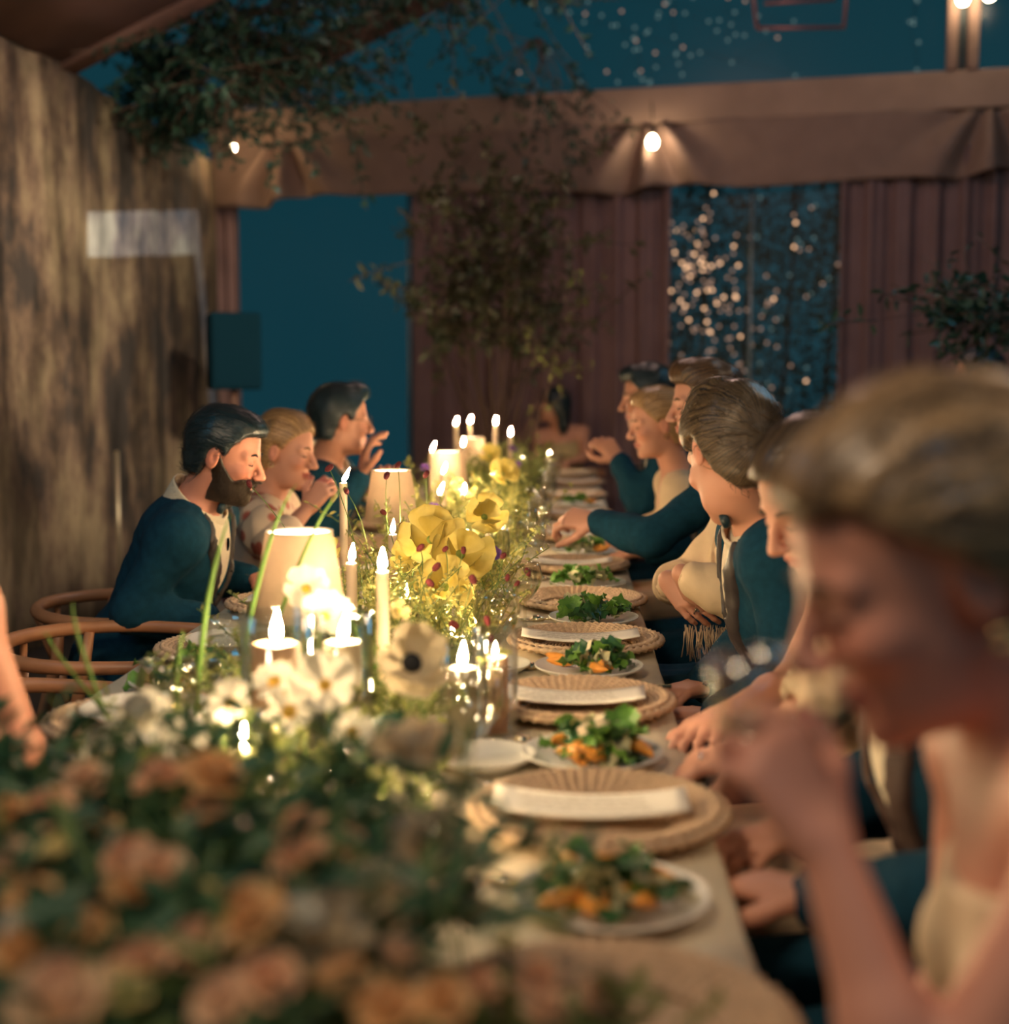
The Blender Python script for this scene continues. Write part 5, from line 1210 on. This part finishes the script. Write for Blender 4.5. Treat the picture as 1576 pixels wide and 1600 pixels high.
for sd in (-1, 1):
    mb.tube([p.hp(.098, sd * .033, .0) + p.sc * .021 * (math.cos(a) * p.HR[1] + math.sin(a) * p.HR[2]) for a in np.linspace(0, 6.28, 15)[:-1]], .0014, 5, True)
    mb.tube([p.hp(.094, sd * .054, .006), p.hp(.04, sd * .074, .008), p.hp(-.012, sd * .080, .006)], .0014, 5)
mb.tube([p.hp(.101, -.012, .004), p.hp(.104, 0, .008), p.hp(.101, .012, .004)], .0014, 5); mb.build('spectacles', mat('spectacle_rim', (.05, .03, .02), .3), p.root)
p = Person('bare-armed woman cut off by the photo edge, elbow bent at the table', (-1.10, 1.76), 0, (-.985, 1.72, 1.07), (-.945, 1.70, 1.25), (0, 8, 0),
           {'L': ((-.765, 1.86, .815), (-.885, 1.66, .83), dict(d=(-.3, -.8, .2), n=(-.7, .2, .3), thumb=1)), 'R': ((-.99, 1.50, .78), (-.90, 1.56, .79), dict(d=(.6, .6, 0), n=(0, 0, -1), thumb=-1))}, True, skin='warm', hv=.006, bv=.012, shoulders={'L': (-.835, 1.85, 1.025)})
p.top(mat('violet_silk', (.10, .055, .24), .45), 'dress_bodice', .008, .72); p.hair(h_brown, FEM, .015, [((-.09, 0, .02), (.045, .045, .045))])
mb = MB(); e1 = V3(p.arms['L'][0]); e2 = V3(p.arms['L'][1]); w_ = e1 + (e2 - e1) * .72; mb.tube([w_ + .034 * (math.cos(a) * V3((0, 0, 1)) + math.sin(a) * nrm(np.cross(e2 - e1, (0, 0, 1)))) for a in np.linspace(0, 6.28, 17)[:-1]], .003, 6, True); mb.build('bracelet', gold, p.root)
# --- far side of the frame: people facing the flowers
p = Person('woman with long swept-back hair bending her head over a raised glass, closest to the camera', (.56, 1.10), 180, (.365, 1.12, 1.055), (.280, 1.09, 1.187), (186, 24, 0),
           {'L': ((.250, .93, .805), (.196, 1.015, .985), dict(d=(-.45, .25, .75), n=(-.5, .75, .1), thumb=1, curl=(42, 50, 30), tcurl=30)), 'R': ((.40, 1.36, .77), (.33, 1.22, .65), dict(d=(-.8, -.5, 0), n=(0, 0, -1), thumb=1))}, True, skin='warm', hv=.0055, sc=1.11)
p.top(cream_d, 'dress_bodice', .009, .80); p.brows((.05, .03, .02)); p.earring(1)
p.hair(h_fair, [(-.13, -.10), (-.05, -.07), (-.02, -.005), (.01, .028), (.03, .052), (.052, .078), (.078, .098), (.12, .115)], .020, [((-.085, 0, .03), (.070, .080, .085)), ((-.115, .0, -.06), (.060, .075, .085)), ((-.105, .015, -.15), (.055, .070, .10)), ((.02, .0, .085), (.065, .062, .035))], ears=False, vh=.006, groove=.0012, freq=46, sf=9, wisps=700)
t = tumbler_proto('held_tumbler', .034, .10, clear, 0, .45, wine_m); t.location = (.155, 1.075, 1.018); t.rotation_euler = (0, -.12, 0); t['label'] = 'small tumbler of drink held up by the woman bending her head'; t['category'] = 'glass'
p = Person('man in a brown-lapelled dinner jacket hidden behind the bent head of the nearest woman', (.64, 1.72), 180, (.455, 1.72, 1.02), (.425, 1.72, 1.180), (180, 12, 0),
           {'L': ((.46, 1.47, .76), (.30, 1.60, .72), dict(d=(-.7, .5, 0), n=(0, 0, -1), thumb=-1)), 'R': ((.50, 1.98, .76), (.32, 1.85, .72), dict(d=(-.7, -.5, 0), n=(0, 0, -1), thumb=1))}, hv=.0065)
p.suit(suit_m, shirt_m, mat('brown_lapel', (.085, .050, .042), .6), w0=.10, bottom=.12); p.hair(h_brown, MALE, .014); p.brows((.03, .02, .015))
p = Person('woman in an off-shoulder cream dress looking down, half hidden by the nearest head', (.60, 2.24), 180, (.452, 2.22, 1.025), (.390, 2.17, 1.150), (206, 30, 0),
           {'L': ((.330, 2.06, .800), (.262, 2.00, .792), dict(d=(-.9, -.1, -.25), n=(.1, .1, -1), thumb=-1, curl=(25, 35, 25), v=.005)), 'R': ((.40, 2.42, .80), (.27, 2.24, .790), dict(d=(-.6, -.75, -.1), n=(.1, 0, -1), thumb=1))}, True, skin='fair', hv=.005)
b_ = p.top(cream_d, 'dress_bodice', .009, .70, folds=.002)
p.hair(h_brown, FEM, .018, [((-.09, 0, .01), (.055, .065, .07)), ((-.105, 0, -.07), (.04, .06, .07))], ears=False); p.brows((.05, .03, .02))
S = V3(p.S['L']); E_ = V3(p.arms['L'][0]); c = S + (E_ - S) * .48; F = Field(c - .14, c + .14, .0065); d = nrm(E_ - S)
F.cap(c - d * .05, c + d * .035, .060, .056, .01); F.cap(c - d * .12, c + d * .12, .044, .042, .006, True); X, Y, Z = F.grid(); F.f += np.float32(.005) * waves(X, Y, Z, 14, 110, 5); v, q = F.mesh(); mk('sleeve_ruffle', v, q, cream_d, b_)
mb = MB(); kn = V3((.195, 1.985, .782)); mb.tube([kn + .0105 * (math.cos(a) * V3((0, 1, 0)) + math.sin(a) * V3((.2, 0, 1))) for a in np.linspace(0, 6.28, 13)[:-1]], .0022, 6, True); mb.build('ring', mat('silver_ring', (.9, .9, .9), .1, metal=1.0), p.root)
p = Person('man in a black jacket with his head turned away towards the far end', (.60, 2.88), 180, (.390, 2.87, 1.045), (.328, 2.80, 1.190), (116, 30, 6),
           {'L': ((.440, 2.62, .76), (.30, 2.72, .66), dict(d=(-.7, .6, 0), n=(0, 0, -1), thumb=-1)), 'R': ((.44, 3.10, .76), (.30, 2.98, .67), dict(d=(-.7, -.6, 0), n=(0, 0, -1), thumb=1))}, skin='fair', hv=.0042, sc=1.04)
p.suit(suit_m, shirt_m, satin_m, w0=.09, bottom=.2)
p.hair(h_fair if False else hair_mat('hair_sandy', (.022, .017, .012), (.155, .10, .050)), [(-.12, -.108), (-.050, -.100), (-.034, -.04)] + MALE[3:], .020, [((.03, .0, .10), (.06, .062, .032)), ((-.02, .03, .115), (.06, .04, .025))], vh=.0045, groove=.0009, freq=64, noise=.004); p.brows((.08, .05, .03))
p = Person('woman in a cream blouse with folded arms, her head hidden behind the turned-away man', (.60, 3.48), 180, (.430, 3.46, 1.000), (.415, 3.44, 1.158), (165, 8, 0),
           {'R': ((.300, 3.62, .800), (.248, 3.385, .850), dict(d=(.62, -.45, -.62), n=(.35, .85, -.2), thumb=-1, curl=(14, 22, 14), v=.0038)), 'L': ((.400, 3.215, .830), (.272, 3.265, .882), dict(d=(.45, .25, -.80), n=(.65, .6, .2), thumb=-1, curl=(16, 25, 15), v=.0042))}, True, skin='fair', hv=.006)
b_ = p.top(blouse_m, 'blouse', .014, 1.0, 'LR', .72, .020, vh=.0062, folds=.007, vneck=.05, seed=12, skirt_m=suit_m); p.hair(h_brown, FEM, .015, [((-.09, 0, .0), (.05, .05, .05))]); p.brows((.05, .03, .02))
e1, e2 = V3(p.arms['L'][0]), V3(p.arms['L'][1]); w_ = e1 + (e2 - e1) * .93; ax = nrm(e2 - e1); a1 = nrm(np.cross(ax, (0, 0, 1))); a2 = np.cross(ax, a1)
mb = MB(); mb.tube([w_ + .027 * (math.cos(a) * a1 + math.sin(a) * a2) for a in np.linspace(0, 6.28, 21)[:-1]], .0026, 6, True); mb.build('bracelet', gold, p.root)
u_ = nrm((.62, -.45, -.62)); k_ = V3((.248, 3.385, .850)) + u_ * .112; mb = MB(); q1 = nrm(np.cross(u_, (0, 0, 1))); q2 = np.cross(u_, q1)
mb.tube([k_ + .0112 * (math.cos(a) * q1 + math.sin(a) * q2) for a in np.linspace(0, 6.28, 15)[:-1]], .0018, 6, True); mb.lathe([(.0005, -.004), (.005, 0), (.0005, .005)], 8, tuple(k_ + V3((-.004, -.012, .006)))); mb.build('ring', mat('silver_ring'), p.root)
# fringe of the blouse sash
mb = MB(); rr = random.Random(4)
for i in range(70):
    s0 = V3((.285 + .12 * i / 69, 3.31 + .02 * rr.random(), .730 + .02 * rr.random())); mb.tube([s0, s0 + V3((rr.uniform(-.006, .006), -.008, -.03)), s0 + V3((rr.uniform(-.010, .010), -.012, -.06 - .02 * rr.random()))], .0009, 4)
mb.build('fringe', blouse_m, b_)
p = Person('man with short fair hair in a black jacket reaching his arm across the table', (.64, 4.28), 180, (.455, 4.27, 1.090), (.412, 4.20, 1.270), (186, 8, 0),
           {'L': ((.245, 4.02, .880), (.090, 4.15, .915), dict(d=(-1, .25, .12), n=(.1, .7, -.7), thumb=-1, curl=(40, 40, 25), v=.0045)), 'R': ((.46, 4.52, .82), (.28, 4.42, .79), dict(d=(-1, -.2, 0), n=(0, 0, -1), thumb=1))}, hv=.0045)
p.suit(suit_m, shirt_m, satin_m, w0=.07, bottom=.2); p.hair(hair_mat('hair_light_brown', (.035, .020, .012), (.19, .105, .05)), MALE, .015, [((.045, 0, .10), (.05, .06, .032)), ((.02, 0, .115), (.06, .055, .024))], noise=.006); p.brows((.10, .06, .03))
bt = p.tp(.130, .085, .80); mb = MB(); mb.tube([bt + V3((0, 0, -.05)), bt, bt + V3((-.01, 0, .02))], .004, 6); mb.build('boutonniere_stem', stem_m, p.root)
rr = random.Random(2)
for i in range(6):
    mb = MB(); c = bt + V3((rr.uniform(-.02, .01), rr.uniform(-.02, .01), .01 + rr.uniform(-.012, .03))); mb.lathe([(.0005, -.008), (.010, -.003), (.012, .003), (.0005, .010)], 8, tuple(c)); mb.build('boutonniere_bloom', cream_p if i < 4 else leaf_m, p.root)
p = Person('blonde woman in an open cream blouse looking down the table', (.55, 4.98), 180, (.375, 4.96, 1.005), (.316, 4.90, 1.190), (190, 10, 0),
           {'L': ((.36, 4.74, .79), (.24, 4.82, .79), dict(d=(-1, .2, -.1), n=(0, 0, -1), thumb=-1)), 'R': ((.38, 5.20, .79), (.24, 5.10, .79), dict(d=(-1, -.2, -.1), n=(0, 0, -1), thumb=1))}, True, hv=.0045)
p.top(blouse_m, 'blouse', .012, 1.0, 'LR', .9, .018, folds=.006, vneck=.075, seed=5); p.hair(h_blond, FEM, .015, [((-.09, 0, .01), (.05, .05, .05)), ((.01, 0, .105), (.07, .06, .028))]); p.brows((.16, .09, .05)); p.earring(1)
p = Person('black-haired man beyond the blonde woman with his hands together', (.56, 5.62), 180, (.385, 5.60, 1.085), (.318, 5.55, 1.275), (184, 8, 0),
           {'L': ((.290, 5.38, .86), (.205, 5.45, 1.030), dict(d=(-.5, .2, .6), n=(-.3, .8, 0), thumb=-1, **hold)), 'R': ((.32, 5.84, .84), (.21, 5.58, 1.02), dict(d=(-.5, -.2, .6), n=(-.3, -.8, 0), thumb=1, **hold))}, skin='tan', hv=.005)
p.suit(suit_m, shirt_m, satin_m, vh=.010); p.hair(h_black, MALE, .018, [((.04, 0, .105), (.06, .06, .03))], noise=.005); p.brows((.01, .01, .01))
p = Person('dark-haired woman with bare shoulders at the far head of the table, face turned aside', (.0, 9.72), -90, (-.045, 9.62, 1.035), (-.100, 9.57, 1.180), (168, -4, 0),
           {'L': ((.135, 9.52, .83), (.02, 9.40, .80), dict(d=(-.9, -.3, 0), n=(0, 0, -1), thumb=1)), 'R': ((-.22, 9.55, .80), (-.12, 9.40, .80), dict(d=(.7, -.5, 0), n=(0, 0, -1), thumb=-1))}, True, skin='tan', hv=.006)
p.top(mat('olive_gold_dress', (.36, .27, .13), .6), 'dress_bodice', .010, .80); p.hair(h_black, FEM, .018, [((-.08, 0, -.03), (.05, .07, .08)), ((-.09, 0, -.12), (.04, .06, .08))], ears=False, flow='down')
# --- someone standing far behind on the right, only dark hair and shoulders show
p = Person('dark figure far behind on the right under the mauve curtain', (1.95, 6.6), 200, (1.93, 6.6, 1.19), (1.91, 6.56, 1.36), (150, 0, 0),
           {'L': ((1.95, 6.36, .90), (1.80, 6.42, .80), dict(d=(-1, 0, 0), n=(0, 0, -1), thumb=-1)), 'R': ((1.97, 6.84, .90), (1.82, 6.78, .80), dict(d=(-1, 0, 0), n=(0, 0, -1), thumb=1))}, skin='tan', hv=.008, bv=.014, pelvis_z=.68)
p.suit(suit_m, shirt_m, satin_m, vh=.013); p.hair(h_black, MALE, .022)
# chairs under everybody
cg = 'bentwood wishbone chairs'
def seat(x, y, rz, label): 
    c = place(CHR, (x, y, 0), rz, label, cg); return c
seat(-1.075, 3.20, 0, 'empty bentwood chair with curved rail, the farther of the two empty ones'); seat(-1.06, 2.50, .04, 'empty bentwood chair with curved rail, the nearer of the two empty ones')
for x, y, lab in ((-1.20, 3.76, 'bearded man'), (-1.10, 4.42, 'smiling blonde woman'), (-1.02, 5.02, 'dark-haired man with raised hands'), (-1.10, 1.76, 'bare-armed woman at the photo edge')): seat(x, y, 0, 'bentwood chair under the ' + lab)
for x, y, lab in ((.56, 1.10, 'woman bending over her glass'), (.64, 1.72, 'man hidden behind the nearest head'), (.60, 2.24, 'woman in the off-shoulder dress'), (.60, 2.88, 'man turned away'), (.60, 3.48, 'woman with folded arms'), (.64, 4.28, 'man reaching across the table'), (.55, 4.98, 'blonde woman in the open blouse'), (.56, 5.62, 'black-haired man')):
    seat(x, y, math.pi, 'bentwood chair under the ' + lab)
seat(.0, 9.72, -HPI, 'bentwood chair at the far head of the table')
drop(CHR)
mb = MB(); mb.lathe([(.001, .66), (.18, .66), (.19, .64), (.18, .62), (.02, .61), (.02, .04), (.20, .02), (.20, 0), (.001, 0)], 24, (1.95, 6.6, 0)); o = mb.build('bar_stool', suit_m); tag(o, 'round dark stool under the figure far behind on the right', 'stool')
# ------------------------------------------------------------------ branches and leaves in the tent and outside
night_leaf = mat('night_leaf', (.012, .050, .042), .5, col2=(.030, .075, .045), scale=6, transl=.1)
bark = mat('bark', (.10, .06, .045), .8, var=.2)
olive_leaf2 = mat('dusky_leaf', (.05, .065, .035), .5, col2=(.09, .085, .04), scale=6, transl=.15)
def branch_thing(name, label, cat, root, tips, leaf_mat, seed, per=60, L=(.035, .06), r0=.012, jit=.12, W=.45, twigs=4, k0=3):
    r = np.random.RandomState(seed); t = thing(name, label, cat, tuple(root)); st = MB(); P = []; D = []
    for tip in tips:
        c = bend(root, tip, r.normal(size=3) * jit + (0, 0, .05), 10); st.tube(c, [r0 * (1 - .8 * k / 9) for k in range(10)], 6)
        for w in range(twigs):
            k = r.randint(k0, 10); a = c[min(k, 9)]; b = a + r.normal(size=3) * jit * 1.8 + nrm(c[-1] - c[0]) * .12
            cc = bend(a, b, r.normal(size=3) * .03, 6); st.tube(cc, .003, 4)
            for q in range(per // twigs):
                u = r.rand(); kk = min(4, int(u * 5)); p = cc[kk] + (cc[kk + 1] - cc[kk]) * (u * 5 - kk); P.append(p + r.normal(size=3) * .012); D.append(nrm(r.normal(size=3) + nrm(b - a) + (0, 0, -.2)))
    st.build('branches', bark, t)
    leaf_cloud('leaves', P, D, leaf_mat, L, W, seed, 'stuff', None, t)
    return t
r = np.random.RandomState(3)
# tall branch arrangement towards the far end, in a vase on the table
vase = thing('tall_vase', 'slim clear vase at the far end of the runner holding tall branches', 'vase', (-.42, 8.0, TZ + .002))
mb = MB(); mb.lathe([(.001, .002), (.055, .002), (.06, .02), (.045, .20), (.05, .32), (.047, .32), (.042, .20), (.055, .02), (.001, .01)], 28, (-.42, 8.0, TZ + .002)); mb.build('vase_body', clear, vase)
tips = [(-.42 + r.uniform(-.50, .50), 8.0 + r.uniform(-.35, .35), 1.55 + 1.15 * r.rand() ** .8) for _ in range(26)]
branch_thing('branch_arrangement', 'tall loose arrangement of dusky leafy branches above the far candles', 'branches', (-.42, 8.0, .80), tips, olive_leaf2, 11, 100, (.045, .085), .008, .14, .45, 5, 6)
tips = [(.02 + r.uniform(-.12, .14), 7.3 + r.uniform(-.1, .1), 1.45 + .30 * r.rand()) for _ in range(4)]
branch_thing('branch_arrangement', 'small bright green spray catching light right of the tall branches', 'branches', (-.30, 7.5, .80), tips, olive_m, 14, 26, (.03, .05), .004, .06, .5, 3)
# foliage trained under the roof, top left
tips = [(-2.45 + r.uniform(-.12, .14), 8.6 + r.uniform(-.6, .3), 2.86 + .40 * r.rand()) for _ in range(24)]
branch_thing('hanging_foliage', 'dark leafy garland tucked into the corner where canvas wall meets beam', 'foliage', (-2.4, 8.6, 3.10), tips, night_leaf, 18, 110, (.045, .08), .008, .09, .5, 5)
tips = [(-1.9 + r.uniform(-.3, .9), 7.7 + r.uniform(-.4, .5), 2.75 + .8 * r.rand()) for _ in range(34)]
branch_thing('hanging_foliage', 'dark leafy garland hanging from the rafters over the canvas wall', 'foliage', (-1.95, 7.9, 3.30), tips, night_leaf, 12, 110, (.04, .075), .010, .16, .45, 5)
tips = [(-1.2 + r.uniform(-.5, 1.6), 8.0 + r.uniform(-.4, .5), 3.45 + .5 * r.rand()) for _ in range(30)]
branch_thing('hanging_foliage', 'dark leafy garland running up under the roof beside the gable', 'foliage', (-1.3, 8.1, 3.62), tips, night_leaf, 13, 100, (.04, .07), .010, .18, .45, 5)
tips = [(-.25 + r.uniform(-.3, .45), 9.0 + r.uniform(-.2, .2), 2.75 + .55 * r.rand()) for _ in range(9)]
branch_thing('hanging_foliage', 'few dark sprigs hanging against the middle of the beam', 'foliage', (-.2, 8.9, 3.5), tips, night_leaf, 16, 28, (.05, .09), .006, .10, .4, 3)
tips = [(1.35 + r.uniform(-.1, .6), 6.0 + r.uniform(-.2, .2), 1.52 + .16 * r.rand()) for _ in range(14)]
branch_thing('leafy_branch', 'dark leafy branch reaching in before the mauve curtain on the right', 'branches', (2.3, 6.1, 1.62), tips, night_leaf, 17, 48, (.04, .07), .008, .07, .5, 4)
# stand for that branch
mb = MB(); mb.lathe([(.001, 0), (.16, 0), (.17, .03), (.13, .30), (.15, .55), (.12, .55), (.10, .30), (.001, .28)], 24, (2.3, 6.1, 0)); mb.tube([(2.3, 6.1, .3), (2.28, 6.1, 1.0), (2.3, 6.1, 1.62)], [.02, .016, .009], 8); o = mb.build('planter', mat('planter_clay', (.05, .04, .04), .8)); tag(o, 'dark planter with a bare trunk carrying the right-hand leafy branch', 'planter')
# hedge outside the clear window, with glowing dots put in for leaf glints
n = 13000; P = np.stack([r.uniform(-.2, 3.2, n), wall_y(1.4) + 1.0 + r.uniform(0, .8, n), r.uniform(0, 3.3, n)], 1); P[:, 1] += .12 * np.sin(P[:, 2] * 5 + P[:, 0] * 4)
hedge = thing('hedge', 'tall dark hedge outside the clear window', 'hedge', (1.4, 11.5, 0))
leaf_cloud('leaves', P, np.tile((0, -1, .2), (n, 1)), night_leaf, (.05, .10), .5, 20, 'stuff', None, hedge)
mb = MB()
for x in np.arange(-.1, 3.2, .35): mb.tube(bend((x, 11.55, 0), (x + .2, 11.5, 3.1), (.1, 0, 0)), .02, 6)
mb.build('branches', bark, hedge)
glint_mats = [emis('glint_warm', (1.0, .55, .30), 2.2, False), emis('glint_dim', (.95, .55, .38), .55, False), emis('glint_teal', (.45, .72, .70), .28, False)]  # glints made as emission, no lamps in the hedge
def bm(r_, m):
    mb = MB(); mb.lathe([(.0003, -r_), (r_ * .8, -r_ * .6), (r_, 0), (r_ * .8, r_ * .6), (.0003, r_)], 8); o = mb.build('bulb', m); d = o.data; bpy.data.objects.remove(o); return d
GLINT_DOT = [bm(.013, glint_mats[0]), bm(.012, glint_mats[1]), bm(.012, glint_mats[2])]
def glint_cluster(label, pts, kinds, depth):
    t = thing('glint_dots', label, 'string lights', tuple(pts[0])); mb = MB(); P = sorted(pts, key=lambda q: (round(q[2] * 3), q[0]))
    mb.tube(P, .0012, 4); mb.build('wire', mat('cable', (.02, .02, .02), .6), t)  # wire and beads are made up to carry the glints
    for p, k in zip(P, kinds): inst(GLINT_DOT[k], t, Matrix.Translation(Vector(V3(p) - V3(pts[0]))), 'bulb')
def scatter(n, cx, cz, sx, sz, y, x0, x1, z0, z1, seed):
    q = np.random.RandomState(seed); out = []
    while len(out) < n:
        x, z = q.normal(cx, sx), q.normal(cz, sz)
        if x0 < x < x1 and z0 < z < z1: out.append((x, wall_y(x) + y + q.uniform(0, .25), z))
    return out
a = scatter(95, .98, 2.22, .17, .30, .75, .74, 1.35, 1.35, 3.0, 1); glint_cluster('dense cluster of warm glints in the left half of the hedge window', a, [0 if i % 3 == 0 else 1 for i in range(len(a))], 0)
a = scatter(60, 1.15, 1.75, .25, .32, .8, .76, 1.7, 1.1, 2.7, 2); glint_cluster('scattered glints low in the middle of the hedge window', a, [0 if i % 7 == 0 else 1 for i in range(len(a))], 0)
a = scatter(40, 1.65, 2.0, .2, .5, .8, 1.35, 2.05, 1.05, 3.0, 3); glint_cluster('sparse glints in the right half of the hedge window', a, [0 if i % 9 == 0 else (1 if i % 2 else 2) for i in range(len(a))], 0)
a = scatter(80, .75, 3.95, .55, .28, .5, -.4, 1.9, 3.55, 4.6, 4); glint_cluster('faint glints high up behind the gable above the beam', a, [2 if i % 5 else 1 for i in range(len(a))], 0)  # glowing dots stand in for reflections in the gable
a = scatter(7, 2.42, 3.75, .03, .15, .4, 2.3, 2.5, 3.5, 4.2, 5); glint_cluster('few faint glints beside the king post', a, [2] * len(a), 0)
